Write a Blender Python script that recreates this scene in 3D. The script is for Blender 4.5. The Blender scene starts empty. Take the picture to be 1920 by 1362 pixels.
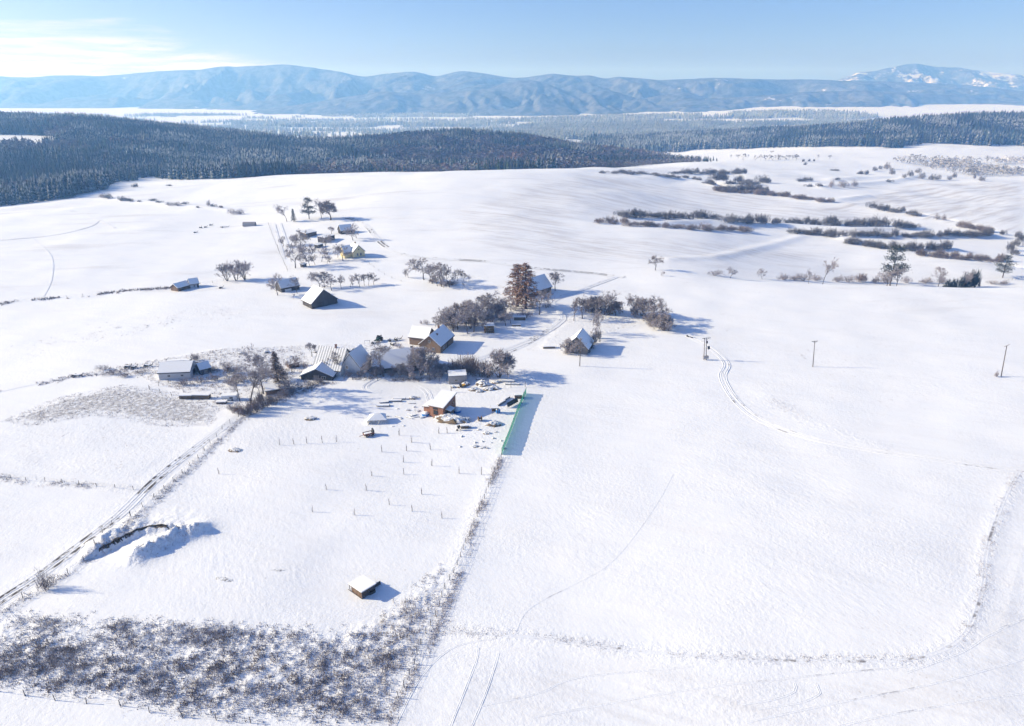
import bpy, math, random
import numpy as np
R = math.radians
random.seed(7)
rng = np.random.default_rng(7)
sc = bpy.context.scene
col = sc.collection

# ------------------------------------------------------------------ camera, sky, sun, exposure
HC, PITCH, FPX, CX, CY = 98.0, R(21.7), 1297.0, 960.0, 681.0     # height, tilt, focal length and centre in photo pixels
cam_d = bpy.data.cameras.new('camera'); cam = bpy.data.objects.new('camera', cam_d); col.objects.link(cam)
cam.location = (0, 0, HC); cam.rotation_euler = (R(90) - PITCH, 0, 0)
cam_d.sensor_width = 36; cam_d.lens = 36 * FPX / 1920; cam_d.clip_start = 1; cam_d.clip_end = 60000
sc.camera = cam

SUN_EL, SUN_AZ = R(23), R(-85)                                   # azimuth clockwise from +Y
w = bpy.data.worlds.new('World'); sc.world = w; w.use_nodes = True
nt = w.node_tree; nt.nodes.clear(); N = nt.nodes.new; L = nt.links.new
wo = N('ShaderNodeOutputWorld'); bg = N('ShaderNodeBackground'); sky = N('ShaderNodeTexSky')
sky.sky_type = 'NISHITA'; sky.sun_disc = False; sky.sun_elevation = SUN_EL; sky.sun_rotation = SUN_AZ
sky.altitude = 600; sky.air_density = 0.8; sky.dust_density = 2.0; sky.ozone_density = 6.5
# a low bank of thin cloud over the sunward side of the sky
tc = N('ShaderNodeTexCoord'); sep = N('ShaderNodeSeparateXYZ'); L(tc.outputs['Generated'], sep.inputs[0])
mp = N('ShaderNodeMapping'); mp.inputs['Scale'].default_value = (2.6, 2.6, 26); L(tc.outputs['Generated'], mp.inputs[0])
cn = N('ShaderNodeTexNoise'); cn.inputs['Scale'].default_value = 2.2; cn.inputs['Detail'].default_value = 7; cn.inputs['Roughness'].default_value = 0.55
cn.inputs['Distortion'].default_value = 0.5; L(mp.outputs[0], cn.inputs['Vector'])
def wmath(op, a, b=None, clamp=False):
    n = N('ShaderNodeMath'); n.operation = op; n.use_clamp = clamp
    for i, v in enumerate((a, b)):
        if v is None: continue
        if isinstance(v, (int, float)): n.inputs[i].default_value = v
        else: L(v, n.inputs[i])
    return n.outputs[0]
def wramp(v, a, b, c=0.0, d=1.0):
    n = N('ShaderNodeMapRange'); n.interpolation_type = 'SMOOTHSTEP'; L(v, n.inputs[0])
    for i, x in enumerate((a, b, c, d)): n.inputs[i + 1].default_value = x
    return n.outputs[0]
side = wramp(sep.outputs[0], -0.50, -0.17, 1.0, 0.0)
top = wmath('ADD', wmath('MULTIPLY', side, 0.074), wmath('MULTIPLY', wmath('SUBTRACT', cn.outputs[0], 0.53), 0.085))
edge = wramp(wmath('SUBTRACT', top, sep.outputs[2]), -0.004, 0.022)
cn2 = N('ShaderNodeTexNoise'); cn2.inputs['Scale'].default_value = 7; cn2.inputs['Detail'].default_value = 6; L(mp.outputs[0], cn2.inputs['Vector'])
cov = wmath('MULTIPLY', edge, wramp(cn2.outputs[0], 0.3, 0.6, 0.25, 0.95))
mx = N('ShaderNodeMix'); mx.data_type = 'RGBA'; L(cov, mx.inputs[0]); L(sky.outputs[0], mx.inputs[6]); mx.inputs[7].default_value = (5.0, 5.5, 5.6, 1)
tn = N('ShaderNodeMix'); tn.data_type = 'RGBA'; tn.blend_type = 'MULTIPLY'; tn.inputs[0].default_value = 1.0; L(mx.outputs[2], tn.inputs[6]); tn.inputs[7].default_value = (1.04, 0.90, 0.95, 1)
L(tn.outputs[2], bg.inputs[0]); bg.inputs[1].default_value = 0.135; L(bg.outputs[0], wo.inputs[0])

sun_d = bpy.data.lights.new('sun', 'SUN'); sun = bpy.data.objects.new('sun', sun_d); col.objects.link(sun)
sun_d.energy = 4.8; sun_d.angle = R(0.53); sun_d.color = (1.0, 0.92, 0.69)
sun.location = (-300, 60, 400)
sun.rotation_euler = (R(90) - SUN_EL, 0, -SUN_AZ + R(180))
HAZE_DENSITY, HAZE_COLOR = 1.9e-4, (0.215, 0.49, 1.0)
vs = sc.view_settings; vs.view_transform = 'Standard'; vs.look = 'None'; vs.gamma = 1; vs.use_curve_mapping = False
vs.exposure = 0.50
sc.cycles.use_denoising = True; sc.cycles.max_bounces = 5; sc.cycles.diffuse_bounces = 2; sc.cycles.volume_bounces = 2
sc.cycles.transparent_max_bounces = 8; sc.cycles.sample_clamp_indirect = 6

# ------------------------------------------------------------------ small helpers
def smooth(a, b, x):
    t = np.clip((x - a) / (b - a), 0, 1); return t * t * (3 - 2 * t)
def _hash(ix, iy, s):
    h = (ix.astype(np.int64) * 374761393 + iy.astype(np.int64) * 668265263 + s * 69069) & 0x7fffffff
    h = (h ^ (h >> 13)) * 1274126177 & 0x7fffffff
    return ((h ^ (h >> 16)) & 0xffff) / 65535.0
def vnoise(x, y, s=0):
    x = np.asarray(x, float); y = np.asarray(y, float)
    ix = np.floor(x); iy = np.floor(y); fx = x - ix; fy = y - iy
    fx = fx * fx * (3 - 2 * fx); fy = fy * fy * (3 - 2 * fy)
    a = _hash(ix, iy, s); b = _hash(ix + 1, iy, s); c = _hash(ix, iy + 1, s); d = _hash(ix + 1, iy + 1, s)
    return (a + (b - a) * fx) * (1 - fy) + (c + (d - c) * fx) * fy - 0.5
def fbm(x, y, s=0, o=4, g=0.5):
    r = 0; a = 1.0
    for i in range(o):
        r = r + a * vnoise(x, y, s + i); x = x * 2.03; y = y * 2.03; a *= g
    return r
def tand(py): return math.tan(PITCH - math.atan((CY - py) / FPX))
def zv(py, Y): return HC - Y * tand(py)                           # height of a point seen on picture row py at forward distance Y

# ------------------------------------------------------------------ terrain: profiles along view columns, blended sideways
COLS = {   # reference column -> list of (Y, z); ('p', row, Y) means seen on that row
 -400: [(40,0),(300,-1),(540,-5),(620,-12),(760,-20),(950,-18),(1200,-4),(1500,14),(1750,28),(2200,-10),(2900,-70)],
 0:    [(40,0),(300,0),('p',395,600),(690,-8),(800,-17),(950,-17),(1200,-3),(1500,16),(1750,28),(2200,-10),(2900,-70)],
 200:  [(40,0),(300,0),(500,1),('p',356,740),(800,-5),(900,-14),(1050,-15),(1250,0),(1500,16),(1720,26),(2200,-10),(2900,-70)],
 400:  [(40,0),(300,0),(500,1),('p',338,810),(880,-6),(980,-18),(1150,-24),(1400,-12),(1650,-3),(2100,-25),(2900,-72)],
 600:  [(40,0),(300,0),(450,3),(620,7),('p',328.5,780),(850,3),(960,-14),(1200,-32),(1400,-30),(1600,-27),(2000,-40),(2900,-75)],
 720:  [(40,0),(300,0),(450,4),(600,10),('p',324,760),(840,7),(960,-14),(1250,-34),(1450,-30),(1680,-20),(2050,-40),(2900,-75)],
 850:  [(40,0),(300,0),(430,4),(560,10),('p',321,750),(830,9),(960,-14),(1250,-34),(1450,-24),(1720,-3),(2050,-35),(2900,-75)],
 1000: [(40,0),(300,0),(430,2),(560,9),('p',319,770),(850,8),(1000,-14),(1250,-34),(1450,-30),(1680,-15),(2000,-45),(2900,-76)],
 1150: [(40,0),(380,0),(480,2),(600,5),('p',312,860),(950,2),(1100,-18),(1350,-40),(1550,-32),(1800,-70),(2050,-80),(2700,-84)],
 1300: [(40,0),(350,.3),('p',512,372),('p',500,392),('p',470,440),('p',430,535),('p',380,680),('p',330,920),('p',302,1090),(1200,-16),(1400,-36),(1700,-54),(1950,-62),(2250,-56),(2500,-52),(2900,-84)],
 1450: [(40,0),(352,.6),('p',522,368),(380,-3),('p',514,400),('p',480,460),('p',440,545),('p',400,645),('p',350,830),('p',320,1010),('p',300,1220),('p',290,1380),('p',285,1600),('p',283,1750),(2000,-38),(2300,-29),(2650,-66),(2900,-80)],
 1600: [(40,0),(352,.9),('p',527,366),(382,-6),(400,-9),('p',508,432),('p',480,475),('p',440,555),('p',400,660),('p',350,870),('p',320,1090),('p',300,1300),('p',290,1430),('p',283,1550),(1740,-26),(2050,-4),(2500,-45),(2900,-66)],
 1750: [(40,0),(352,1),('p',530,364),(382,-8),(402,-12),('p',508,440),('p',480,482),('p',440,565),('p',400,675),('p',350,900),('p',320,1140),('p',300,1320),('p',288,1450),('p',276,1600),(1780,-18),(2050,16),(2500,-30),(2900,-60)],
 1920: [(40,0),(352,1.2),('p',533,362),(382,-10),(402,-14),('p',508,450),('p',480,492),('p',440,575),('p',400,690),('p',350,930),('p',320,1180),('p',300,1340),('p',290,1450),('p',281,1600),(1780,-16),(2050,22),(2500,-26),(2900,-56)],
 2300: [(40,0),(352,1.2),(362,0),(382,-10),(402,-14),(450,-16),(600,-18),(930,-24),(1340,-34),(1600,-44),(1780,-16),(2050,22),(2500,-26),(2900,-56)],
}
FAR = {-400:[(3300,-96),(4000,-100),(4600,-92),(5200,-82),(9800,-60)], 600:[(3300,-96),(4000,-100),(4500,-96),(5000,-86),(9800,-60)], 1000:[(3300,-94),(3900,-92),(4300,-78),(4700,-92),(5200,-80),(9800,-60)],
       1300:[(3300,-90),(3900,-78),(4300,-50),(4700,-74),(5300,-50),(9800,-20)], 1500:[(3300,-86),(3900,-66),(4300,-26),(4650,-56),(5300,-9),(9800,-5)], 1620:[(3300,-84),(3900,-72),(4300,-36),(4650,-60),(5300,-12),(9800,-5)],
       1750:[(3300,-84),(4200,-72),(5000,-36),(5600,-14),(9800,-5)], 2300:[(3300,-84),(4200,-72),(5000,-38),(5600,-16),(9800,-5)]}
U0, U1, NU = -1.7, 1.7, 341
V0, V1, NV = math.log(38), math.log(11000), 1100
vv = np.linspace(V0, V1, NV); uu = np.linspace(U0, U1, NU)
def uref(px): return (px - CX) / (FPX * 1.032)
def prof(lst):
    pts = [((e[2], zv(e[1], e[2])) if e[0] == 'p' else e) for e in lst]
    return np.interp(vv, [math.log(p[0]) for p in pts], [p[1] for p in pts])
fk = sorted(FAR); farT = np.array([prof(FAR[k]) for k in fk]); fu = [uref(k) for k in fk]
ck = sorted(COLS); cu = [uref(k) for k in ck]
colT = []
for k in ck:
    p = prof(COLS[k]); last = max((e[2] if e[0] == 'p' else e[0]) for e in COLS[k])
    f = np.array([np.interp(uref(k), fu, farT[:, j]) for j in range(NV)])
    t = smooth(math.log(last), math.log(3300), vv); colT.append(p * (1 - t) + f * t)
colT = np.array(colT)
TAB = np.array([[0.0]])
TAB = np.stack([np.interp(uu, cu, colT[:, j]) for j in range(NV)], 1)
def blur(a, sig, axis):
    n = int(sig * 3) + 1; k = np.exp(-0.5 * (np.arange(-n, n + 1) / sig) ** 2); k /= k.sum()
    pad = [(0, 0), (0, 0)]; pad[axis] = (n, n); b = np.pad(a, pad, mode='edge')
    return np.apply_along_axis(lambda r: np.convolve(r, k, 'valid'), axis, b)
TAB = blur(blur(TAB, 4.0, 0), 2.6, 1)
def base(x, y):
    y = np.maximum(np.asarray(y, float), 39.0); x = np.asarray(x, float)
    a = np.clip((x / y - U0) / (U1 - U0) * (NU - 1), 0, NU - 1.001); b = np.clip((np.log(y) - V0) / (V1 - V0) * (NV - 1), 0, NV - 1.001)
    i = a.astype(int); j = b.astype(int); fa = a - i; fb = b - j
    return (TAB[i, j] * (1 - fa) + TAB[i + 1, j] * fa) * (1 - fb) + (TAB[i, j + 1] * (1 - fa) + TAB[i + 1, j + 1] * fa) * fb
def und(x, y):
    far = smooth(250, 700, y)
    return fbm(x / 55, y / 55, 3, 2) * (0.9 + 1.2 * far) + vnoise(x / 130, y / 130, 13) * (3.0 - 1.5 * far) + vnoise(x / 13, y / 13, 9) * 0.25
FEATS = []                                                         # functions (x, y) -> extra height
def H(x, y):
    z = base(x, y) + und(np.asarray(x, float), np.asarray(y, float))
    for f in FEATS: z = z + f(x, y)
    return z
_ys = np.exp(np.linspace(math.log(60), math.log(9000), 2600))
def at(px, py):
    v = (CY - py) / FPX; c = math.cos(PITCH) + v * math.sin(PITCH); s = -math.sin(PITCH) + v * math.cos(PITCH)
    u = (px - CX) / FPX / c; z = HC + _ys * s / c
    k = np.nonzero(z <= H(u * _ys, _ys))[0]
    i = int(k[0]) if len(k) else len(_ys) - 1
    if 0 < i:
        y = np.linspace(_ys[i - 1], _ys[i], 12); zz = HC + y * s / c; kk = np.nonzero(zz <= H(u * y, y))[0]
        Y = float(y[kk[0]]) if len(kk) else float(_ys[i])
    else: Y = float(_ys[i])
    return np.array([u * Y, Y, float(H(u * Y, Y))])
def mpp(p):                                                        # metres per photo pixel at a point
    return (p[1] * math.cos(PITCH) + (HC - p[2]) * math.sin(PITCH)) / FPX
def line_pts(pts, step):
    W = [at(*p) for p in pts]; out = []
    # Catmull-Rom through the points
    P = [2 * W[0] - W[1]] + W + [2 * W[-1] - W[-2]]
    for i in range(1, len(P) - 2):
        n = max(1, int(np.linalg.norm(P[i + 1][:2] - P[i][:2]) / step))
        for k in range(n):
            t = k / n
            out.append(0.5 * (2 * P[i] + (P[i + 1] - P[i - 1]) * t + (2 * P[i - 1] - 5 * P[i] + 4 * P[i + 1] - P[i + 2]) * t * t + (3 * P[i] - P[i - 1] - 3 * P[i + 1] + P[i + 2]) * t ** 3))
    out.append(W[-1]); return np.array(out)
def dist_line(x, y, L2):                                           # distance and signed side to a polyline, coarse but vectorised
    d = np.full(np.shape(x), 1e9); s = np.zeros(np.shape(x))
    for i in range(len(L2) - 1):
        ax, ay = L2[i][:2]; bx, by = L2[i + 1][:2]; ex, ey = bx - ax, by - ay; q = ex * ex + ey * ey + 1e-9
        t = np.clip(((x - ax) * ex + (y - ay) * ey) / q, 0, 1); dx = x - ax - t * ex; dy = y - ay - t * ey
        dd = np.hypot(dx, dy); m = dd < d; d = np.where(m, dd, d); s = np.where(m, (ex * dy - ey * dx), s)
    return d, np.sign(s)
def in_poly(x, y, P):
    r = np.zeros(np.shape(x), bool); n = len(P)
    for i in range(n):
        x1, y1 = P[i][:2]; x2, y2 = P[(i + 1) % n][:2]
        c = ((y1 > y) != (y2 > y)) & (x < (x2 - x1) * (y - y1) / (y2 - y1 + 1e-12) + x1); r ^= c
    return r
def proj(x, y, z):
    dz = z - HC; c, s = math.cos(PITCH), math.sin(PITCH)
    d = y * c - dz * s; up = y * s + dz * c
    return CX + FPX * x / d, CY - FPX * up / d

def mesh_np(name, V, T, mat=None, smooth_=False, attrs=None, cols_=None):
    me = bpy.data.meshes.new(name); V = np.asarray(V, np.float32); T = np.asarray(T, np.int32); k = T.shape[1]
    me.vertices.add(len(V)); me.vertices.foreach_set('co', V.ravel())
    me.loops.add(T.size); me.loops.foreach_set('vertex_index', T.ravel())
    me.polygons.add(len(T)); me.polygons.foreach_set('loop_start', np.arange(0, T.size, k, dtype=np.int32))
    if smooth_: me.polygons.foreach_set('use_smooth', np.ones(len(T), bool))
    for a, d in (attrs or {}).items():
        at_ = me.attributes.new(a, 'FLOAT', 'POINT'); at_.data.foreach_set('value', np.asarray(d, np.float32))
    for a, d in (cols_ or {}).items():
        at_ = me.attributes.new(a, 'FLOAT_COLOR', 'POINT'); d4 = np.concatenate([d, np.ones((len(d), 1))], 1).astype(np.float32)
        at_.data.foreach_set('color', d4.ravel())
    me.update(calc_edges=True)
    if mat: me.materials.append(mat)
    return me
def link(name, me, parent=None, loc=None, rz=0.0, kind=None, label=None, cat=None, group=None):
    o = bpy.data.objects.new(name, me); col.objects.link(o)
    if parent: o.parent = parent
    if loc is not None: o.location = [float(c) for c in loc]
    o.rotation_euler.z = rz
    if kind: o['kind'] = kind
    if label: o['label'] = label
    if cat: o['category'] = cat
    if group: o['group'] = group
    return o

# ------------------------------------------------------------------ materials
class MT:
    def __init__(s, name, rough=0.8, spec=0.3):
        s.m = bpy.data.materials.new(name); s.m.use_nodes = True; s.t = s.m.node_tree; s.b = s.t.nodes['Principled BSDF']
        s.b.inputs['Roughness'].default_value = rough; s.b.inputs['Specular IOR Level'].default_value = spec
    def n(s, typ, **kw):
        n = s.t.nodes.new(typ)
        for k, v in kw.items():
            if k.startswith('_'): setattr(n, k[1:], v)
            else: n.inputs[k.replace('__', ' ')].default_value = v
        return n
    def l(s, a, b): s.t.links.new(a, b)
    def noise(s, scale, detail=4, rough=0.55, vec=None, dist=0.0):
        n = s.n('ShaderNodeTexNoise', Scale=scale, Detail=detail, Roughness=rough, Distortion=dist)
        if vec is not None: s.l(vec, n.inputs['Vector'])
        return n.outputs[0]
    def pos(s, scale=None, rot=None):
        g = s.n('ShaderNodeNewGeometry').outputs['Position']
        if scale is None: return g
        m = s.n('ShaderNodeMapping', _vector_type='TEXTURE', Scale=tuple(1 / k for k in scale))
        if rot: m.inputs['Rotation'].default_value = rot
        s.l(g, m.inputs[0]); return m.outputs[0]
    def obj(s, scale=None):
        g = s.n('ShaderNodeTexCoord').outputs['Object']
        if scale is None: return g
        m = s.n('ShaderNodeMapping', Scale=scale); s.l(g, m.inputs[0]); return m.outputs[0]
    def ramp(s, v, a, b, c=0.0, d=1.0):
        n = s.n('ShaderNodeMapRange'); n.interpolation_type = 'SMOOTHSTEP'; s.l(v, n.inputs[0])
        for i, x in enumerate((a, b, c, d)): n.inputs[i + 1].default_value = x
        return n.outputs[0]
    def math(s, op, a, b=None, clamp=False):
        n = s.n('ShaderNodeMath', _operation=op, _use_clamp=clamp)
        for i, v in enumerate((a, b)):
            if v is None: continue
            if isinstance(v, (int, float)): n.inputs[i].default_value = v
            else: s.l(v, n.inputs[i])
        return n.outputs[0]
    def mix(s, f, a, b, mode='MIX'):
        n = s.n('ShaderNodeMix', _data_type='RGBA', _blend_type=mode)
        for i, v in ((0, f), (6, a), (7, b)):
            if isinstance(v, (int, float)): n.inputs[i].default_value = v
            elif isinstance(v, tuple): n.inputs[i].default_value = (*v, 1)
            else: s.l(v, n.inputs[i])
        return n.outputs[2]
    def attr(s, name, colr=False):
        n = s.n('ShaderNodeAttribute', _attribute_name=name); return n.outputs['Color' if colr else 'Fac']
    def upz(s):
        g = s.n('ShaderNodeNewGeometry'); x = s.n('ShaderNodeSeparateXYZ'); s.l(g.outputs['Normal'], x.inputs[0]); return x.outputs[2]
    def colr(s, v):
        if isinstance(v, tuple): s.b.inputs['Base Color'].default_value = (*v, 1)
        else: s.l(v, s.b.inputs['Base Color'])
    def bump(s, h, strength=0.5, dist=0.1):
        n = s.n('ShaderNodeBump', Strength=strength, Distance=dist); s.l(h, n.inputs['Height']); s.l(n.outputs[0], s.b.inputs['Normal'])
SNOW = (0.86, 0.88, 0.91)

def mat_ground():
    M = MT('snow_field', 0.7, 0.2); M.b.inputs['Roughness'].default_value = 0.75
    p = M.pos()
    fine = M.noise(1.1, 6, 0.65, p); mid = M.noise(0.09, 4, 0.6, p)
    wind = M.noise(1.0, 4, 0.6, M.pos((0.9, 0.3, 0.4), (0, 0, R(28))))
    plo = M.noise(1.0, 3, 0.5, M.pos((0.05, 0.55, 0.3), (0, 0, R(-20)))); plf = M.noise(1.0, 4, 0.6, M.pos((0.010, 0.11, 0.05), (0, 0, R(-28)))); plr = M.noise(1.0, 4, 0.65, M.pos((0.012, 0.12, 0.05), (0, 0, R(38)))); rough = M.attr('rough'); plough2 = M.attr('plough2'); tus = M.noise(0.8, 5, 0.62, M.pos((1, 0.8, 1))); drift = M.noise(1.0, 5, 0.6, M.pos((0.010, 0.05, 0.05), (0, 0, R(8))))
    stub = M.attr('stubble'); grass = M.attr('grass'); soil = M.attr('soil'); plough = M.attr('plough')
    # sparse stubble and soil showing through the snow
    sp = M.noise(2.3, 5, 0.75, M.pos((1, 0.45, 1), (0, 0, R(15))))
    thr = M.math('SUBTRACT', 0.735, M.math('MULTIPLY', stub, 0.20))
    s1 = M.math('MULTIPLY', M.ramp(M.math('SUBTRACT', sp, thr), -0.015, 0.05), 0.8)
    pl = M.math('MULTIPLY', M.ramp(M.math('ADD', plo, M.math('MULTIPLY', M.math('SUBTRACT', sp, 0.5), 0.5)), 0.46, 0.66), plough)
    c = M.mix(M.ramp(mid, 0.3, 0.7), (0.85, 0.87, 0.905), (0.885, 0.895, 0.915))
    c = M.mix(M.math('MULTIPLY', pl, 0.42), c, (0.40, 0.36, 0.34))
    pf = M.math('MULTIPLY', M.ramp(M.math('ADD', plf, M.math('MULTIPLY', M.math('SUBTRACT', sp, 0.5), 0.35)), 0.46, 0.68), plough); c = M.mix(M.math('MULTIPLY', pf, 0.5), c, (0.52, 0.49, 0.49))
    pr2 = M.math('MULTIPLY', M.ramp(M.math('ADD', plr, M.math('MULTIPLY', M.math('SUBTRACT', sp, 0.5), 0.5)), 0.42, 0.66), plough2); c = M.mix(M.math('MULTIPLY', pr2, 0.62), c, (0.46, 0.42, 0.41))
    c = M.mix(M.math('MULTIPLY', M.ramp(M.math('ADD', drift, M.math('MULTIPLY', M.math('SUBTRACT', sp, 0.5), 0.5)), 0.56, 0.72), M.math('MULTIPLY', M.attr('drift'), 0.42)), c, (0.55, 0.53, 0.53))
    sp2 = M.noise(0.33, 8, 0.82, M.pos((1, 0.5, 1), (0, 0, R(-12)))); c = M.mix(M.math('MULTIPLY', M.ramp(M.math('ADD', sp2, M.math('MULTIPLY', stub, 0.12)), 0.665, 0.73), 0.5), c, (0.34, 0.30, 0.28))
    c = M.mix(s1, c, (0.22, 0.18, 0.14))
    gr = M.ramp(M.math('ADD', M.noise(0.8, 6, 0.7, p), M.math('MULTIPLY', M.math('SUBTRACT', grass, 0.5), 0.6)), 0.46, 0.62)
    c = M.mix(M.math('MULTIPLY', M.math('MULTIPLY', gr, grass), 0.75), c, (0.20, 0.16, 0.13))
    sg = M.ramp(M.math('ADD', soil, M.math('MULTIPLY', M.math('SUBTRACT', fine, 0.5), 0.8)), 0.35, 0.75)
    c = M.mix(sg, c, (0.10, 0.075, 0.055)); M.colr(c)
    h = M.math('ADD', M.math('MULTIPLY', fine, M.ramp(M.noise(0.035, 4, 0.6, p), 0.35, 0.65, 0.35, 1.15)), M.math('MULTIPLY', wind, M.ramp(M.noise(0.02, 3, 0.6, p), 0.4, 0.65, 0.1, 0.8)))
    h = M.math('ADD', h, M.math('MULTIPLY', M.math('MULTIPLY', M.math('ADD', plo, M.math('MULTIPLY', plf, 2.5)), plough), 1.6))
    h = M.math('ADD', h, M.math('MULTIPLY', M.math('MULTIPLY', plr, plough2), 4.0)); h = M.math('ADD', h, M.math('MULTIPLY', M.math('MULTIPLY', tus, rough), 3.2))
    M.bump(h, 0.34, 0.4); return M.m
def mat_forest(name, snow=0.5):
    M = MT(name, 0.9, 0.1); c = M.attr('tint', True); fr = M.attr('frost')
    n = M.noise(0.55, 3, 0.7, M.pos()); s = M.math('MULTIPLY', M.ramp(M.math('ADD', M.upz(), M.math('MULTIPLY', M.math('SUBTRACT', n, 0.5), 1.6)), 0.55, 1.05), M.math('MULTIPLY', fr, snow))
    M.colr(M.mix(s, c, (0.80, 0.83, 0.88))); return M.m
def mat_mountain(name, snowy):
    M = MT(name, 0.95, 0.05); p = M.pos()
    a = M.noise(0.0020, 8, 0.68, p, 0.4); b = M.noise(0.016, 6, 0.7, p)
    f = M.ramp(M.math('ADD', a, M.math('MULTIPLY', M.math('SUBTRACT', b, 0.5), 0.45)), 0.66 - snowy, 0.75 - snowy)
    woods = M.mix(M.ramp(b, 0.38, 0.62), (0.05, 0.06, 0.07), (0.16, 0.17, 0.185))
    M.colr(M.mix(f, woods, (0.78, 0.80, 0.84))); return M.m
M_GROUND = mat_ground(); M_FOREST = mat_forest('conifer_needles', 0.26); M_LEAFLESS = mat_forest('frosted_leafless_wood', 0.32)
M_MTN = mat_mountain('wooded_mountain', 0.0); M_PEAK = mat_mountain('snowy_mountain', 0.14)

# ------------------------------------------------------------------ local terrain features (pit, heap, banks, lane bank)
PIT = [at(*p) for p in ((190, 1030), (225, 1010), (265, 992), (310, 986))]
MOUND = [at(*p) for p in ((262, 1040), (300, 1022), (335, 1005), (368, 996))]
BANK2 = [at(*p) for p in ((178, 1024), (215, 1000), (250, 984))]
def f_pit(x, y):
    x = np.asarray(x, float); y = np.asarray(y, float); m = (y > 105) & (y < 165) & (x < -60)
    if not np.any(m): return 0.0
    d, s = dist_line(x, y, PIT); d2, _ = dist_line(x, y, MOUND); d3, _ = dist_line(x, y, BANK2)
    n = fbm(x / 1.5, y / 1.5, 21, 3)
    right = smooth(0, 1, s * -1)
    pit = -0.9 * np.exp(-((d - 1.9) / 2.2) ** 2) * (s < 0) * smooth(0.0, 1.2, d)
    return pit + np.exp(-(d2 / 2.6) ** 2) * (2.1 + 1.1 * n) + np.exp(-(d3 / 2.2) ** 2) * (0.8 + 0.9 * n) + np.exp(-(d / 6.0) ** 2) * 0.35 * fbm(x / 1.3, y / 1.3, 25, 2)
FEATS.append(f_pit)
WEED = [at(*p)[:2] for p in ((-60, 1150), (60, 1140), (200, 1147), (330, 1152), (480, 1160), (560, 1168), (640, 1172), (700, 1150), (770, 1100), (820, 1055), (845, 1060), (842, 1120), (820, 1185), (795, 1235), (755, 1290), (722, 1375), (430, 1365), (300, 1345), (160, 1322), (-60, 1300))]
def weed_mask(x, y):
    d, _ = dist_line(x, y, list(WEED) + [WEED[0]]); i = in_poly(x, y, WEED)
    return np.where(i, smooth(0, 5, d), 0)
def f_weed(x, y):
    x = np.asarray(x, float); y = np.asarray(y, float); m = (y > 70) & (y < 125) & (x < 10)
    if not np.any(m): return 0.0
    return weed_mask(x, y) * (fbm(x / 1.3, y / 1.1, 31, 3) * 0.30 + 0.08)
FEATS.append(f_weed)
BANKS = [  # (picture polyline, height, width)
 ([(1540, 352), (1600, 347), (1680, 340), (1725, 330)], 2.6, 9), ([(1555, 338), (1620, 334), (1690, 331)], 2.2, 9), ([(1560, 377), (1590, 374), (1625, 369)], 2.2, 7),
 ([(1400, 330), (1500, 331), (1560, 333)], 2.4, 9), ([(1255, 487), (1335, 484), (1410, 470), (1500, 452)], 0.9, 5), ([(1180, 421), (1330, 417), (1480, 425), (1600, 432), (1720, 430)], 2.5, 6),
 ([(1500, 445), (1650, 444), (1860, 446)], 2.5, 6), ([(1580, 457), (1680, 471), (1790, 470)], 2.0, 5), ([(1340, 354), (1430, 364), (1560, 381)], 2.0, 7),
 ([(200, 372), (330, 384), (440, 396)], 1.0, 6)]
for pts, hh, ww in BANKS:
    W = [at(*p) for p in pts]; x0 = min(p[0] for p in W) - 30; x1 = max(p[0] for p in W) + 30; y0 = min(p[1] for p in W) - 40; y1 = max(p[1] for p in W) + 40
    def f_bank(x, y, W=W, hh=hh, ww=ww, bb=(x0, x1, y0, y1)):
        x = np.asarray(x, float); y = np.asarray(y, float); m = (x > bb[0]) & (x < bb[1]) & (y > bb[2]) & (y < bb[3])
        if not np.any(m): return 0.0
        out = np.zeros(np.broadcast(x, y).shape); xm = np.broadcast_to(x, out.shape)[m]; ym = np.broadcast_to(y, out.shape)[m]
        d, s = dist_line(xm, ym, W); out[m] = hh * np.exp(-(d / ww) ** 2); return out
    FEATS.append(f_bank)

for pts, hh, gg in (([(1120, 324), (1230, 331), (1320, 342), (1345, 355), (1430, 367), (1500, 375), (1560, 383), (1640, 394), (1720, 408), (1800, 426)], 4.0, 3.0), ([(1090, 418), (1200, 428), (1310, 435), (1400, 438), (1490, 442), (1560, 450), (1680, 478), (1740, 486), (1840, 499)], 3.6, 3.0)):
    W = [at(*p) for p in pts]; bb = (min(p[0] for p in W) - 20, max(p[0] for p in W) + 90, min(p[1] for p in W) - 150, max(p[1] for p in W) + 60)
    def f_spur(x, y, W=W, hh=hh, gg=gg, bb=bb):
        x = np.asarray(x, float); y = np.asarray(y, float); m = (x > bb[0]) & (x < bb[1]) & (y > bb[2]) & (y < bb[3])
        if not np.any(m): return 0.0
        out = np.zeros(np.broadcast(x, y).shape); xm = np.broadcast_to(x, out.shape)[m]; ym = np.broadcast_to(y, out.shape)[m]; d, s = dist_line(xm, ym, W)
        fade = smooth(bb[0], bb[0] + 110, xm) * smooth(bb[1], bb[1] - 100, xm)
        out[m] = fade * np.where(s < 0, hh * np.exp(-(d / 42) ** 2), hh * (1 - smooth(0, 13, d)) - gg * np.exp(-((d - 15) / 9) ** 2)); return out
    FEATS.append(f_spur)
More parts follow.
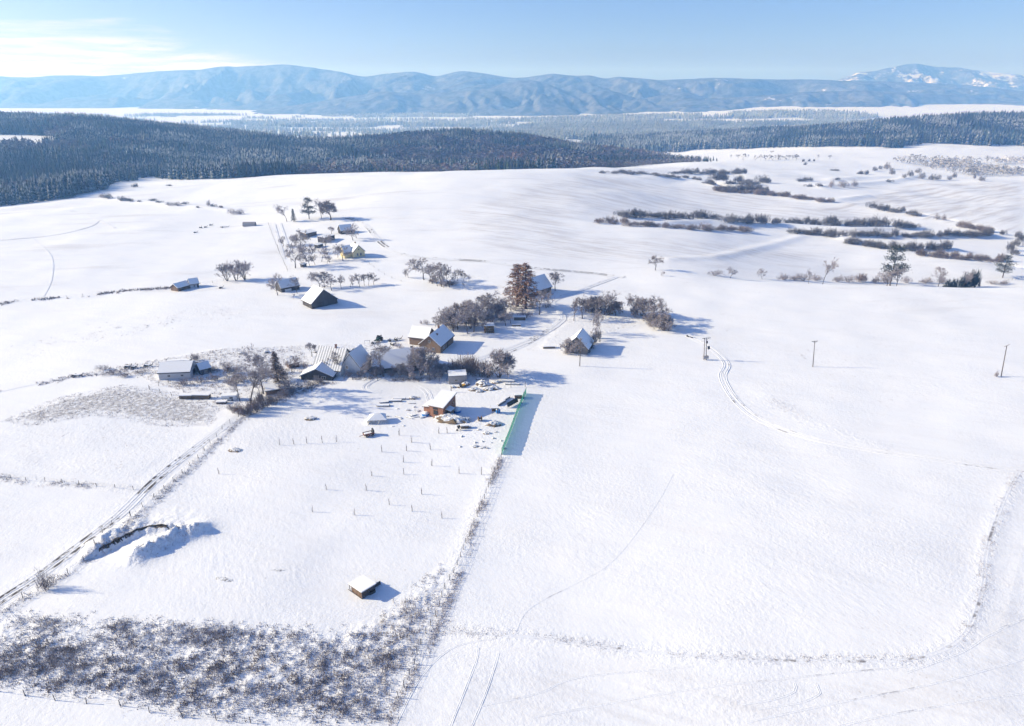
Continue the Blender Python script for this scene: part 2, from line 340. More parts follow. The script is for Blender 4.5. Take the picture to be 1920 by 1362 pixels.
# ------------------------------------------------------------------ the ground sheet
LANE = [(-70, 1180), (0, 1127), (70, 1082), (150, 1022), (225, 965), (300, 893), (370, 838), (430, 793), (470, 766), (520, 744), (570, 726)]
def build_ground():
    rows_py = np.concatenate([np.linspace(1362, 560, 300), np.linspace(558, 292, 200)])
    Y = [HC / tand(p) for p in rows_py]
    Y = np.concatenate([np.exp(np.linspace(math.log(45), math.log(Y[0]), 22))[:-1], Y, np.exp(np.linspace(math.log(Y[-1]), math.log(9800), 110))[1:]])
    S = np.linspace(-1, 1, 860); ul = 0.82 + 0.36 * np.minimum(1, 90 / Y)
    X = (S[None, :] * (ul * Y)[:, None]); YY = np.repeat(Y[:, None], len(S), 1)
    Z = H(X, YY); x = X.ravel(); y = YY.ravel(); z = Z.ravel()
    px, py = proj(x, y, z)
    n = fbm(x / 40, y / 40, 51, 3)
    # where stubble, dry grass, bare soil and plough lines show
    stub = 0.25 + 0.25 * n
    def reg(poly, soft=12):
        P = np.array([at(*p)[:2] for p in poly]); i = in_poly(x, y, P); r = np.zeros(len(x))
        if i.any():
            d, _ = dist_line(x[i], y[i], list(P) + [P[0]]); r[i] = smooth(0, soft, d)
        return r
    stub += 0.25 * reg([(1000, 480), (1700, 440), (1920, 535), (1920, 900), (1200, 640)], 40)
    right = reg([(1440, 395), (1560, 385), (1700, 345), (1925, 340), (1925, 440), (1800, 425), (1650, 400)], 15)
    mid = reg([(820, 400), (1080, 325), (1340, 352), (1560, 385), (1720, 405), (1480, 422), (1150, 405), (1090, 415), (1100, 440), (1650, 465), (1500, 500), (1230, 500), (900, 480)], 25)
    br = reg([(860, 1230), (1560, 1260), (1800, 1230), (1925, 1000), (1925, 1375), (800, 1375)], 4)
    plough = np.clip(0.10 + 0.75 * mid + 0.15 * br, 0, 1); plough2 = np.clip(right + 0.12 * br, 0, 1)
    stub += 0.25 * right + 0.15 * mid
    lf = reg([(0, 790), (110, 745), (230, 722), (330, 735), (420, 760), (395, 800), (300, 800), (180, 780), (60, 800)], 5)
    lf2 = reg([(0, 800), (180, 780), (400, 800), (255, 915), (0, 895)], 6)
    grass = np.maximum(lf * 0.62, weed_mask(x, y) * 0.26); stub += 0.32 * lf2
    yard = reg([(200, 690), (420, 650), (700, 640), (760, 690), (640, 715), (520, 740), (440, 790), (400, 760), (320, 735)], 3); grass = np.maximum(grass, yard * (0.45 + 0.3 * n))
    yard2 = reg([(1000, 655), (1060, 590), (1180, 570), (1260, 600), (1100, 640), (1090, 670)], 4); grass = np.maximum(grass, yard2 * (0.3 + 0.4 * n))
    d, s = dist_line(x, y, PIT); soil = np.exp(-((d - 0.25 + 0.5 * vnoise(x / 1.1, y / 1.1, 5)) / 0.34) ** 2) * (0.8 + 1.1 * vnoise(x / 0.9, y / 0.9, 6)) * smooth(-0.2, 0.3, 0.35 + vnoise(x / 4, y / 4, 8))
    rough = np.maximum(weed_mask(x, y), 0.0) * 0.9
    def near_line(pts, wd, amt):
        W = line_pts(pts, 6.0); bb = (W[:, 0].min() - 3 * wd, W[:, 0].max() + 3 * wd, W[:, 1].min() - 3 * wd, W[:, 1].max() + 3 * wd); i = (x > bb[0]) & (x < bb[1]) & (y > bb[2]) & (y < bb[3]); r = np.zeros(len(x))
        if i.any(): r[i] = amt * np.exp(-(dist_line(x[i], y[i], W)[0] / wd) ** 2)
        return r
    for pts, wd, amt in (([(745, 1330), (806, 1175), (848, 1080), (898, 960), (940, 858)], 2.6, .9), (LANE, 4.0, .6), ([(838, 1183), (1000, 1194), (1250, 1224), (1520, 1238), (1730, 1232), (1823, 1165), (1853, 1020), (1912, 885)], 2.2, .8), ([(-10, 893), (130, 908), (255, 918)], 2.0, .8), ([(0, 1148), (114, 1085), (178, 1020), (300, 925), (447, 783)], 2.0, .9), ([(1440, 745), (1475, 768), (1520, 790), (1640, 835)], 4, .6), ([(640, 712), (840, 716)], 2.5, .8), ([(0, 565), (130, 557), (330, 540), (420, 530)], 4, .7), ([(60, 650), (250, 610), (450, 580)], 10, .3), ([(1500, 530), (1920, 534)], 5, .5)):
        rough = np.maximum(rough, near_line(pts, wd, amt))
    rough = np.maximum(rough, 0.55 * reg([(660, 740), (760, 735), (850, 700), (990, 705), (985, 745), (940, 850), (860, 850), (780, 800), (680, 800)], 6) * np.clip(.6 + 1.5 * n, 0, 1))
    rough = np.maximum(rough, np.maximum(lf2 * 0.35, lf * 0.8)); rough = np.maximum(rough, np.maximum(yard, yard2) * 0.9); dm, _ = dist_line(x, y, MOUND); rough = np.maximum(rough, 1.0 * np.exp(-(np.minimum(dm, d) / 4.5) ** 2)); soil = np.maximum(soil, 0.34 * np.exp(-(dm / 3.2) ** 2))
    mud = near_line([(640, 408), (668, 414), (690, 428), (705, 446), (722, 462), (752, 476), (800, 484), (900, 490), (1000, 503), (1100, 512), (1170, 520)], 3.2, 0.62); grass = np.maximum(grass, mud); soil = np.maximum(soil, mud * 0.5)
    q = np.arange(len(z)).reshape(Z.shape)
    T = np.stack([q[:-1, :-1], q[:-1, 1:], q[1:, 1:], q[1:, :-1]], -1).reshape(-1, 4)
    me = mesh_np('snow_ground', np.stack([x, y, z], 1), T, M_GROUND, True, dict(stubble=np.clip(stub, 0, 1), grass=np.clip(grass, 0, 1), soil=soil, plough=plough, plough2=plough2, rough=rough, drift=smooth(240, 380, y)))
    link('snow_ground', me, kind='structure', label='snow covered farmland rolling away to the valley', cat=None)
build_ground()

# ------------------------------------------------------------------ mountains
def range_mesh(name, sky_pts, Yr, depth, zb, mat, amp, seed, label, nu=420, nd=90):
    pxs = np.array([p[0] for p in sky_pts], float); pys = np.array([p[1] for p in sky_pts], float)
    u0, u1 = (pxs[0] - CX) / FPX / 1.075, (pxs[-1] - CX) / FPX / 1.075
    u = np.linspace(u0, u1, nu); px = u * FPX * 1.075 + CX
    yr = Yr(px); top = HC - yr * np.array([tand(p) for p in np.interp(px, pxs, pys)])
    k = np.exp(-0.5 * (np.arange(-3, 4) / 1.2) ** 2); k /= k.sum(); top = np.convolve(np.pad(top, 3, mode='edge'), k, 'valid')
    t = np.linspace(-1, 1, nd); t = np.sign(t) * np.abs(t) ** 1.2
    Y = yr[None, :] + t[:, None] * depth; X = u[None, :] * Y
    env = np.where(t < 0, np.maximum(0, 1 + t) ** 1.25, np.maximum(0, 1 - t) ** 1.2)[:, None]
    warp = fbm(X / 900, Y / 900, seed + 5, 3) * 500
    rid = 1 - np.abs(fbm((X + warp) / 620, (Y + warp * .6) / 1500, seed, 6, 0.58)) * 2.6
    Z = zb + (top[None, :] - zb) * env + amp * (rid - 0.55) * (top[None, :] - zb) * (env * (1.0 - env) * 3.2 + 0.02)
    Z = np.where(env <= 0, zb - 40, Z)
    q = np.arange(Z.size).reshape(Z.shape); T = np.stack([q[:-1, :-1], q[:-1, 1:], q[1:, 1:], q[1:, :-1]], -1).reshape(-1, 4)
    me = mesh_np(name, np.stack([X.ravel(), Y.ravel(), Z.ravel()], 1), T, mat, True)
    return link(name, me, kind='structure', label=label)
SKYL = [(-260,152),(-120,146),(0,143),(60,146),(110,141),(200,143),(270,136),(320,133),(380,131),(420,125),(480,123),(540,120),(580,125),(620,131),(680,143),(720,138),(780,134),(820,144),(845,136),(870,132),(910,137),(960,147),(990,145),(1035,138),(1080,142),(1110,141),(1130,148),(1160,144),(1240,150),(1290,148),(1340,146),(1400,148),(1500,149),(1600,152),(1700,154),(1760,157),(1850,163),(1920,172),(2050,176),(2200,172)]
range_mesh('mountain_range', SKYL, lambda p: np.interp(p, (200, 1200), (8300, 6700)), 1700, -80, M_MTN, 0.55, 11, 'long wooded mountain range fading into blue haze')
range_mesh('foothill_ridge', [(420, 215), (560, 196), (640, 183), (720, 172), (800, 176), (900, 168), (980, 150), (1010, 152), (1080, 178), (1140, 168), (1200, 185), (1280, 172), (1330, 186), (1450, 178), (1520, 172), (1620, 170), (1760, 176), (1900, 188), (2100, 192), (2200, 198)],
           lambda p: np.interp(p, (400, 1300), (6000, 5600)), 700, -85, M_MTN, 0.6, 37, 'lower wooded ridge in front of the mountain range')
range_mesh('snowy_peak', [(1480, 165), (1570, 150), (1600, 137), (1640, 132), (1680, 121), (1710, 118), (1750, 124), (1800, 128), (1850, 136), (1920, 141), (2050, 146), (2200, 155)],
           lambda p: p * 0 + 8800.0, 1400, -60, M_PEAK, 0.5, 23, 'far snow covered peak rising behind the range at right', 200, 60)

# ------------------------------------------------------------------ far woods
def conifer_proto(k, tiers=4, sides=5, slim=0.17):
    r = np.random.default_rng(k); V = []; T = []
    for i in range(tiers):
        z0 = 0.10 + 0.74 * i / tiers; z1 = min(1.0, z0 + 0.90 / tiers * 1.35) if i < tiers - 1 else 1.0
        rad = slim * (1 - 0.80 * i / tiers) * r.uniform(0.85, 1.15); a0 = r.uniform(0, 6.28); b = len(V)
        V.append((r.normal(0, .012), r.normal(0, .012), z1))
        for s in range(sides):
            a = a0 + 6.283 * s / sides; q = rad * r.uniform(0.65, 1.25); V.append((q * math.cos(a), q * math.sin(a), z0 - r.uniform(0, 0.05)))
        for s in range(sides): T.append((b, b + 1 + s, b + 1 + (s + 1) % sides))
    return np.array(V), np.array(T)
def tuft_proto(k, n=18, rx=0.3, z0=0.22, z1=1.0):
    r = np.random.default_rng(k); V = []; T = []
    for i in range(n):
        d = r.normal(size=3); d /= np.linalg.norm(d); q = r.uniform(0.35, 1) ** 0.5
        c = np.array([d[0] * rx * q, d[1] * rx * q, (z0 + z1) / 2 + d[2] * q * (z1 - z0) / 2])
        e1 = r.normal(size=3); e1 /= np.linalg.norm(e1); e2 = np.cross(e1, r.normal(size=3)); e2 /= np.linalg.norm(e2) + 1e-6
        s = r.uniform(0.07, 0.13); b = len(V); V += [c + e1 * s * 1.3, c - e1 * s + e2 * s * .6, c - e1 * s - e2 * s * .6]; T.append((b, b + 1, b + 2))
    b = len(V); V += [np.array((-.02, 0, 0)), np.array((.02, 0, 0)), np.array((0, 0, .6))]; T.append((b, b + 1, b + 2))
    return np.array(V), np.array(T)
def scatter(name, protos, P, hgt, tint, mat, label, wid=None, frost=None):
    frost = np.clip(0.55 + 2.6 * fbm(P[:, 0] / 75, P[:, 1] / 75, 97, 3) + rng.normal(0, .35, len(P)), 0.0, 2.2) if frost is None else np.full(len(P), frost)
    tint = tint * (0.75 + 0.9 * np.clip(fbm(P[:, 0] / 130, P[:, 1] / 90, 99, 3) + .3, 0, 1))[:, None]
    Vs = []; Ts = []; Fs = []; Cs = []; off = 0; which = rng.integers(0, len(protos), len(P)); a = rng.uniform(0, 6.283, len(P))
    wid = np.ones(len(P)) if wid is None else wid
    for k, (V, T) in enumerate(protos):
        m = which == k; n = m.sum()
        if not n: continue
        c, s = np.cos(a[m])[:, None], np.sin(a[m])[:, None]; h = hgt[m][:, None]; w_ = (hgt[m] * wid[m])[:, None]
        X = (V[None, :, 0] * c - V[None, :, 1] * s) * w_ + P[m][:, 0:1]; Y = (V[None, :, 0] * s + V[None, :, 1] * c) * w_ + P[m][:, 1:2]
        Z = V[None, :, 2] * h + P[m][:, 2:3]
        Vs.append(np.stack([X, Y, Z], -1).reshape(-1, 3)); Ts.append((T[None] + (np.arange(n) * len(V))[:, None, None] + off).reshape(-1, 3)); off += n * len(V)
        Cs.append(np.repeat(tint[m], len(V), 0)); Fs.append(np.repeat(frost[m], len(V)))
    me = mesh_np(name, np.concatenate(Vs), np.concatenate(Ts), mat, False, dict(frost=np.concatenate(Fs)), dict(tint=np.concatenate(Cs)))
    return link(name, me, kind='stuff', label=label, cat='forest')
def sample_area(Ya, Yb, pa, pb, spacing):
    """jittered grid of points between forward distances and reference columns"""
    xa, xb = uref(pa) * Yb - 50, uref(pb) * Yb + 50
    if pa > CX: xa = uref(pa) * Ya - 20
    if pb < CX: xb = uref(pb) * Ya + 20
    gx, gy = np.meshgrid(np.arange(xa, xb, spacing), np.arange(Ya, Yb, spacing)); gx = gx.ravel() + rng.uniform(-.5, .5, gx.size) * spacing; gy = gy.ravel() + rng.uniform(-.5, .5, gy.size) * spacing
    pr = gx / gy * FPX * 1.032 + CX; m = (pr > pa) & (pr < pb) & (gy > Ya) & (gy < Yb)
    return gx[m], gy[m], pr[m]
CON = [conifer_proto(k) for k in range(6)]; CON_S = [conifer_proto(k + 20, 3, 4, 0.19) for k in range(5)]
TUF = [tuft_proto(k) for k in range(5)]
def green(n, lo=0.7, hi=1.3):
    g = rng.uniform(lo, hi, n)[:, None]; return np.clip(np.array([[0.030, 0.042, 0.035]]) * g + rng.normal(0, .004, (n, 3)), 0.006, 1)
def brown(n):
    g = rng.uniform(0.7, 1.35, n)[:, None]; return np.clip(np.array([[0.12, 0.105, 0.105]]) * g + rng.normal(0, .008, (n, 3)), 0.02, 1)
def culled(x, y, top):                                             # drop trees whose whole height hides behind the brow in front
    z = H(x, y); keep = np.ones(len(x), bool)
    for t in (0.35, 0.45, 0.55, 0.65, 0.75, 0.85, 0.92):
        Yt = y * t; zz = HC + (z + top - HC) * t; keep &= ~((Yt > 150) & (base(x * t, Yt) > zz + 6))
    return keep, z
def left_forest():
    x, y, pr = sample_area(620, 2000, -330, 1345, 6.3)
    near = np.interp(pr, (-330, 0, 120, 190, 205, 280, 320, 420, 600, 850, 1050, 1200, 1345), (600, 665, 715, 770, 850, 960, 905, 885, 905, 950, 980, 1120, 1230)) + fbm(x / 30, y / 30, 5, 2) * 40
    far = np.interp(pr, (-330, 300, 640, 850, 1100, 1250, 1345), (1980, 1900, 1760, 1900, 1800, 1560, 1300))
    m = (y > near) & (y < far) & ~((pr < 105 + 50 * fbm(x / 50, y / 50, 4, 2)) & (y > 1270 + 60 * fbm(x / 40, y / 40, 6, 2)) & (y < 1420 + 40 * vnoise(x / 40, y / 40, 2)) & (pr > -200))
    m &= ~((pr > 1190) & (rng.uniform(0, 1, len(x)) < (pr - 1190) / 190))
    x, y, pr = x[m], y[m], pr[m]; k, z = culled(x, y, 24); x, y, pr, z = x[k], y[k], pr[k], z[k]
    dec = (smooth(600, 760, pr + fbm(x / 90, y / 90, 61, 3) * 260) * (fbm(x / 120, y / 70, 71, 3) > -0.12)) > 0.5
    dec |= fbm(x / 110, y / 60, 77, 3) > 0.34
    P = np.stack([x, y, z - 0.3], 1); c = ~dec
    h = rng.uniform(12, 23, len(x)) * (0.95 + 0.5 * np.clip(fbm(x / 110, y / 60, 91, 3), -.5, .25))
    h *= np.interp(pr, (1080, 1200, 1345), (1, .75, .4))
    nearm = y < 1150
    scatter('conifer_forest', CON, P[c & nearm], h[c & nearm], green((c & nearm).sum()), M_FOREST, 'dark conifer forest filling the hollow behind the snowy crest')
    scatter('conifer_forest', CON_S, P[c & ~nearm], h[c & ~nearm], green((c & ~nearm).sum()), M_FOREST, 'dark conifer forest covering the hill above the hollow', rng.uniform(.8, 1.15, (c & ~nearm).sum()))
    t = brown(dec.sum()); rust = (fbm(x[dec] / 60, y[dec] / 60, 93, 2) > 0.25) & (pr[dec] > 830) & (pr[dec] < 1000); t[rust] *= np.array([1.5, 1.1, 0.85])
    scatter('leafless_forest', TUF, P[dec], h[dec] * 0.85, t, M_LEAFLESS, 'brownish leafless wood over the rounded middle hill', rng.uniform(.9, 1.3, dec.sum()))
left_forest()
def right_forest():
    x, y, pr = sample_area(1480, 2720, 1090, 2250, 8.6)
    near = np.interp(pr, (1090, 1300, 1500, 1660, 1700, 1760, 1850, 2250), (2100, 1950, 1740, 1590, 1650, 1690, 1640, 1640)) + fbm(x / 50, y / 50, 15, 2) * 60
    m = (pr > 1110 + 60 * fbm(x / 90, y / 90, 16, 3)) & (y > near) & (y < np.interp(pr, (1090, 1300, 1450, 1600), (2700, 2620, 2400, 2180))) & ~((pr > 1600) & (pr < 1640) & (y > 1850) & (y < 1930)); x, y, pr = x[m], y[m], pr[m]; k, z = culled(x, y, 24); x, y, z = x[k], y[k], z[k]
    h = rng.uniform(14, 27, len(x)); P = np.stack([x, y, z - .3], 1)
    scatter('conifer_forest', CON_S, P, h, green(len(x)), M_FOREST, 'snow dusted conifer forest on the hill at right', rng.uniform(0.9, 1.3, len(x)))
right_forest()
def mid_forest():
    x, y, pr = sample_area(3800, 4560, 430, 1660, 15)
    f = fbm(x / 300, y / 160, 45, 3)
    e1 = fbm(x / 220, y / 120, 48, 3); m = ((pr < 930 + 60 * e1) & (pr > 470 + 150 * e1) & (y < 4250 + 260 * f) & (y > 3900 + 200 * e1)) | ((pr > 965 + 80 * e1) & (pr < 1610 + 160 * e1) & (y > 3950 + 240 * e1) & (y < 4380 + 260 * f) & (f > -0.28)); x, y = x[m], y[m]; z = H(x, y)
    h = rng.uniform(14, 27, len(x)); scatter('conifer_forest', CON_S, np.stack([x, y, z - .3], 1), h, green(len(x)) * 2.4 + 0.12, M_FOREST, 'frosted strip of forest tinted pale as mist across the far valley', rng.uniform(1.2, 1.9, len(x)), 1.6)  # tint lifted to stand in for valley mist, on top of the frost
mid_forest()
def basin_forest():
    x, y, pr = sample_area(2000, 3950, 900, 1640, 13); f = fbm(x / 260, y / 150, 145, 3)
    m = (f > -0.30 + 0.12 * (y > 3500)) & (pr > 960 + 160 * fbm(x / 200, y / 200, 146, 2) + np.interp(y, (2000, 2300), (60, 0))) & ((pr < 1330) | (y > 2750)) & ~((pr > 1150) & (pr < 1235) & (y > 2760) & (y < 3000)); x, y = x[m], y[m]; z = H(x, y)
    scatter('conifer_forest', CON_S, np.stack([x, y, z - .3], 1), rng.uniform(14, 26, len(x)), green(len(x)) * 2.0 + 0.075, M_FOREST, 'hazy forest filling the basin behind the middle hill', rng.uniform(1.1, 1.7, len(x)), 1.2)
basin_forest()
def valley_woods():
    x, y, pr = sample_area(2500, 5300, -330, 960, 17); f = fbm(x / 420, y / 130, 245, 4); m = f > 0.27 + 0.1 * fbm(x / 60, y / 60, 246, 2); x, y = x[m], y[m]; k, z = culled(x, y, 20); x, y, z = x[k], y[k], z[k]
    scatter('valley_woods', CON_S, np.stack([x, y, z - .3], 1), rng.uniform(12, 24, len(x)), green(len(x)) * 2.5 + 0.16, M_FOREST, 'woods tinted pale as mist scattered over the valley floor at left', rng.uniform(1.3, 2.0, len(x)), 1.6)  # pale tint and heavy frost paint mist into the trees behind the hills
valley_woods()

# ------------------------------------------------------------------ object materials
def mat_plain(name, c, rough=0.8, var=0.25, scale=3.0, spec=0.25, metal=0.0):
    M = MT(name, rough, spec); M.b.inputs['Metallic'].default_value = metal
    n = M.noise(scale, 4, 0.6, M.obj()); M.colr(M.mix(M.ramp(n, 0.3, 0.7), tuple(k * (1 - var) for k in c), tuple(min(1, k * (1 + var)) for k in c))); return M.m
def mat_wood(name, c, board=0.22, var=0.35):
    M = MT(name, 0.85, 0.15); p = M.obj((1 / board, 1 / board, 0.12)); v = M.n('ShaderNodeTexVoronoi', Scale=1.0, Randomness=0.6); M.l(p, v.inputs['Vector'])
    g = M.noise(1.0, 4, 0.6, M.obj((9, 9, 0.8))); f = M.math('ADD', M.math('MULTIPLY', v.outputs['Distance'], 0.7), M.math('MULTIPLY', g, 0.6))
    M.colr(M.mix(M.ramp(f, 0.35, 0.95), tuple(k * (1 - var) for k in c), tuple(min(1, k * (1 + var)) for k in c))); return M.m
def mat_snowcap():
    M = MT('roof_snow', 0.75, 0.2); n = M.noise(1.6, 5, 0.6, M.obj()); M.colr(M.mix(n, (0.83, 0.85, 0.88), (0.90, 0.91, 0.93))); M.bump(n, 0.25, 0.15); return M.m
def mat_twig(name, c, snow, bark=(0.85, 1.3)):
    M = MT(name, 0.9, 0.1); i = M.n('ShaderNodeObjectInfo').outputs['Random']; n = M.noise(0.5, 4, 0.8, M.pos())
    a = M.mix(i, tuple(k * bark[0] for k in c), tuple(k * bark[1] for k in c))
    f = M.math('MULTIPLY', M.ramp(M.math('ADD', M.math('ABSOLUTE', M.upz()), M.math('MULTIPLY', M.math('SUBTRACT', n, 0.5), 2.0)), 0.35, 1.05), snow)
    M.colr(M.mix(f, a, (0.80, 0.82, 0.87))); return M.m
def mat_corrugated():
    M = MT('striped_snowy_metal_roof', 0.6, 0.3); p = M.obj(); x = M.n('ShaderNodeSeparateXYZ'); M.l(p, x.inputs[0])
    wv = M.math('SINE', M.math('MULTIPLY', x.outputs[0], 6.2)); n = M.noise(2.5, 4, 0.6, p)
    M.colr(M.mix(M.ramp(M.math('ADD', M.math('MULTIPLY', wv, 0.3), n), 0.3, 0.75), (0.45, 0.47, 0.50), (0.86, 0.87, 0.90))); return M.m
def mat_net():
    M = MT('green_shade_net', 0.7, 0.1); M.colr((0.03, 0.22, 0.15)); tr = M.n('ShaderNodeBsdfTransparent'); tl = M.n('ShaderNodeBsdfTranslucent'); tl.inputs[0].default_value = (0.04, 0.26, 0.20, 1)
    a = M.n('ShaderNodeMixShader'); a.inputs[0].default_value = 0.35; M.l(M.b.outputs[0], a.inputs[1]); M.l(tl.outputs[0], a.inputs[2])
    m = M.n('ShaderNodeMixShader'); tr.inputs[0].default_value = (0.75, 0.95, 0.92, 1); n = M.noise(6, 2, 0.5, M.obj()); M.l(M.ramp(n, 0.3, 0.7, 0.08, 0.3), m.inputs[0])
    M.l(a.outputs[0], m.inputs[1]); M.l(tr.outputs[0], m.inputs[2]); out = M.t.nodes['Material Output']; M.l(m.outputs[0], out.inputs[0]); return M.m
def mat_track(name, soil, dark):
    M = MT(name, 0.8, 0.2); p = M.pos(); n = M.noise(0.5, 5, 0.65, p); k = M.noise(0.05, 3, 0.6, p); w_ = M.attr('worn')
    f = M.math('MULTIPLY', M.ramp(M.math('ADD', n, M.math('MULTIPLY', M.math('SUBTRACT', k, 0.5), 1.4)), 0.62 - soil, 0.80 - soil), w_)
    M.colr(M.mix(f, (0.82, 0.84, 0.88), dark)); M.bump(M.noise(1.6, 4, 0.6, p), 0.4, 0.2); return M.m
MS = mat_snowcap()
def mat_dirty():
    M = MT('dirty_snow', 0.85, 0.1); p = M.obj(); n = M.noise(1.7, 5, 0.75, p); M.colr(M.mix(M.ramp(n, 0.52, 0.66), (0.82, 0.84, 0.88), (0.15, 0.12, 0.10))); M.bump(M.noise(2.2, 5, .7, p), 0.9, 0.5); return M.m
M_DIRTY = mat_dirty()
MW_DARK = mat_wood('dark_weathered_boards', (0.075, 0.068, 0.066)); MW_BROWN = mat_wood('brown_boards', (0.16, 0.105, 0.07)); MW_ORANGE = mat_wood('orange_brown_cladding', (0.33, 0.165, 0.105), 0.35, 0.3)
MW_GREY = mat_wood('grey_boards', (0.22, 0.20, 0.19)); MW_POST = mat_wood('fence_post_wood', (0.11, 0.09, 0.08), 0.05)
MP_YEL = mat_plain('cream_yellow_plaster', (0.72, 0.62, 0.36), 0.9, 0.06); MP_WHITE = mat_plain('white_plaster', (0.70, 0.70, 0.70), 0.9, 0.08); MP_GREY = mat_plain('pale_grey_render', (0.50, 0.50, 0.52), 0.9, 0.08)
MP_BRICK = mat_plain('brown_brick', (0.215, 0.15, 0.105), 0.9, 0.25, 6); MM_GREY = mat_plain('grey_sheet_metal', (0.34, 0.32, 0.32), 0.55, 0.12); MM_DARK = mat_plain('dark_metal', (0.05, 0.05, 0.055), 0.5, 0.3)
MG = mat_plain('dark_window_glass', (0.02, 0.025, 0.035), 0.1, 0.1, 3, 0.6); M_FRAME = mat_plain('window_frame_paint', (0.6, 0.58, 0.55), 0.6, 0.05)
M_BLUE = mat_plain('blue_plastic', (0.02, 0.17, 0.50), 0.45, 0.15); M_RUST = mat_plain('rusty_red_brown_paint', (0.20, 0.07, 0.045), 0.8, 0.3, 4); M_GREENP = mat_plain('dark_green_paint', (0.03, 0.07, 0.05), 0.6, 0.2)
M_TYRE = mat_plain('black_rubber', (0.02, 0.02, 0.02), 0.9, 0.2); M_STRAW = mat_plain('weathered_straw_and_logs', (0.20, 0.15, 0.10), 0.95, 0.45, 5); M_YEL = mat_plain('yellow_paint', (0.75, 0.42, 0.06), 0.6, 0.1)
M_CHIM = mat_plain('chimney_brick', (0.22, 0.13, 0.10), 0.9, 0.2, 8); M_CER = mat_plain('white_ceramic', (0.6, 0.58, 0.55), 0.3, 0.1); M_ROOFD = mat_plain('dark_roofing', (0.07, 0.06, 0.06), 0.85, 0.2)
M_CORR = mat_corrugated(); M_NET = mat_net(); M_WIRE = mat_plain('galvanised_wire', (0.25, 0.25, 0.26), 0.5, 0.1, 3, 0.4, 0.6)
MT_BARK = mat_twig('frosted_bark', (0.10, 0.085, 0.085), 0.30); MT_TWIG = mat_twig('frosted_twigs', (0.27, 0.235, 0.245), 0.55); MT_DARK = mat_twig('dark_thorn_twigs', (0.125, 0.12, 0.13), 0.42)
MT_RUST = mat_twig('rusty_larch_needles', (0.235, 0.13, 0.085), 0.20); MT_BROWN = mat_twig('brown_dense_twigs', (0.20, 0.165, 0.165), 0.35); MT_PINE = mat_twig('dark_pine_needles', (0.030, 0.040, 0.036), 0.26); MT_DRY = mat_twig('dry_weeds', (0.32, 0.275, 0.265), 0.35, (0.8, 1.2)); MT_FROST = mat_twig('frosted_pale_grass', (0.56, 0.54, 0.56), 0.65, (0.9, 1.1)); MT_PALE = mat_twig('hoar_frosted_twigs', (0.24, 0.225, 0.235), 0.50)
MT_SPR = mat_twig('brownish_spruce_needles', (0.12, 0.085, 0.065), 0.15)

class MB:
    def __init__(s): s.v = []; s.f = []
    def add(s, V, Fs):
        b = len(s.v); s.v += [tuple(float(c) for c in p) for p in V]; s.f += [tuple(i + b for i in q) for q in Fs]; return s
    def box(s, x0, x1, y0, y1, z0, z1):
        return s.add([(x0, y0, z0), (x1, y0, z0), (x1, y1, z0), (x0, y1, z0), (x0, y0, z1), (x1, y0, z1), (x1, y1, z1), (x0, y1, z1)], [(0, 3, 2, 1), (4, 5, 6, 7), (0, 1, 5, 4), (1, 2, 6, 5), (2, 3, 7, 6), (3, 0, 4, 7)])
    def slab(s, quad, th):                                         # quad of 4 points, thickened downwards
        q = [np.array(p, float) for p in quad]; n = np.cross(q[1] - q[0], q[3] - q[0]); n /= np.linalg.norm(n); n = n if n[2] > 0 else -n
        V = q + [p - n * th for p in q]
        return s.add(V, [(0, 1, 2, 3), (7, 6, 5, 4), (0, 4, 5, 1), (1, 5, 6, 2), (2, 6, 7, 3), (3, 7, 4, 0)])
    def bar(s, p, q, r, n=6, r2=None):
        p = np.array(p, float); q = np.array(q, float); d = q - p; d /= np.linalg.norm(d) + 1e-9; a = np.cross(d, (0, 0, 1) if abs(d[2]) < .9 else (1, 0, 0)); a /= np.linalg.norm(a); b = np.cross(d, a); r2 = r if r2 is None else r2
        V = [p + (a * math.cos(6.2832 * i / n) + b * math.sin(6.2832 * i / n)) * r for i in range(n)] + [q + (a * math.cos(6.2832 * i / n) + b * math.sin(6.2832 * i / n)) * r2 for i in range(n)]
        return s.add(V, [(i, (i + 1) % n, n + (i + 1) % n, n + i) for i in range(n)] + [tuple(range(n))[::-1], tuple(range(n, 2 * n))])
    def dome(s, cx, cy, z0, rx, ry, h, n=12, m=4, jit=0.08, seed=1):
        r = np.random.default_rng(seed); V = []; F_ = []
        for j in range(m):
            t = j / m * math.pi / 2
            for i in range(n):
                a = 6.2832 * i / n; k = 1 + r.uniform(-jit, jit); V.append((cx + rx * math.cos(t) * math.cos(a) * k, cy + ry * math.cos(t) * math.sin(a) * k, z0 + h * math.sin(t) * (1 + r.uniform(-jit, jit))))
        V.append((cx, cy, z0 + h)); 
        for j in range(m - 1):
            for i in range(n): F_.append((j * n + i, j * n + (i + 1) % n, (j + 1) * n + (i + 1) % n, (j + 1) * n + i))
        for i in range(n): F_.append(((m - 1) * n + i, (m - 1) * n + (i + 1) % n, m * n))
        V.append((cx, cy, z0)); F_ += [((i + 1) % n, i, m * n + 1) for i in range(n)]
        return s.add(V, F_)
    def mesh(s, name, mat, smooth_=False):
        me = bpy.data.meshes.new(name); me.from_pydata(s.v, [], s.f); me.update()
        if smooth_: me.polygons.foreach_set('use_smooth', np.ones(len(me.polygons), bool))
        me.materials.append(mat); return me
    def build(s, name, mat, parent=None, smooth_=False, **kw): return link(name, s.mesh(name, mat, smooth_), parent, **kw)
def thing(name, label, cat, loc, rz=0.0, group=None):
    o = bpy.data.objects.new(name, None); col.objects.link(o); o.empty_display_size = 0.5; o.location = [float(c) for c in loc]; o.rotation_euler.z = rz; o['label'] = label; o['category'] = cat
    if group: o['group'] = group
    return o
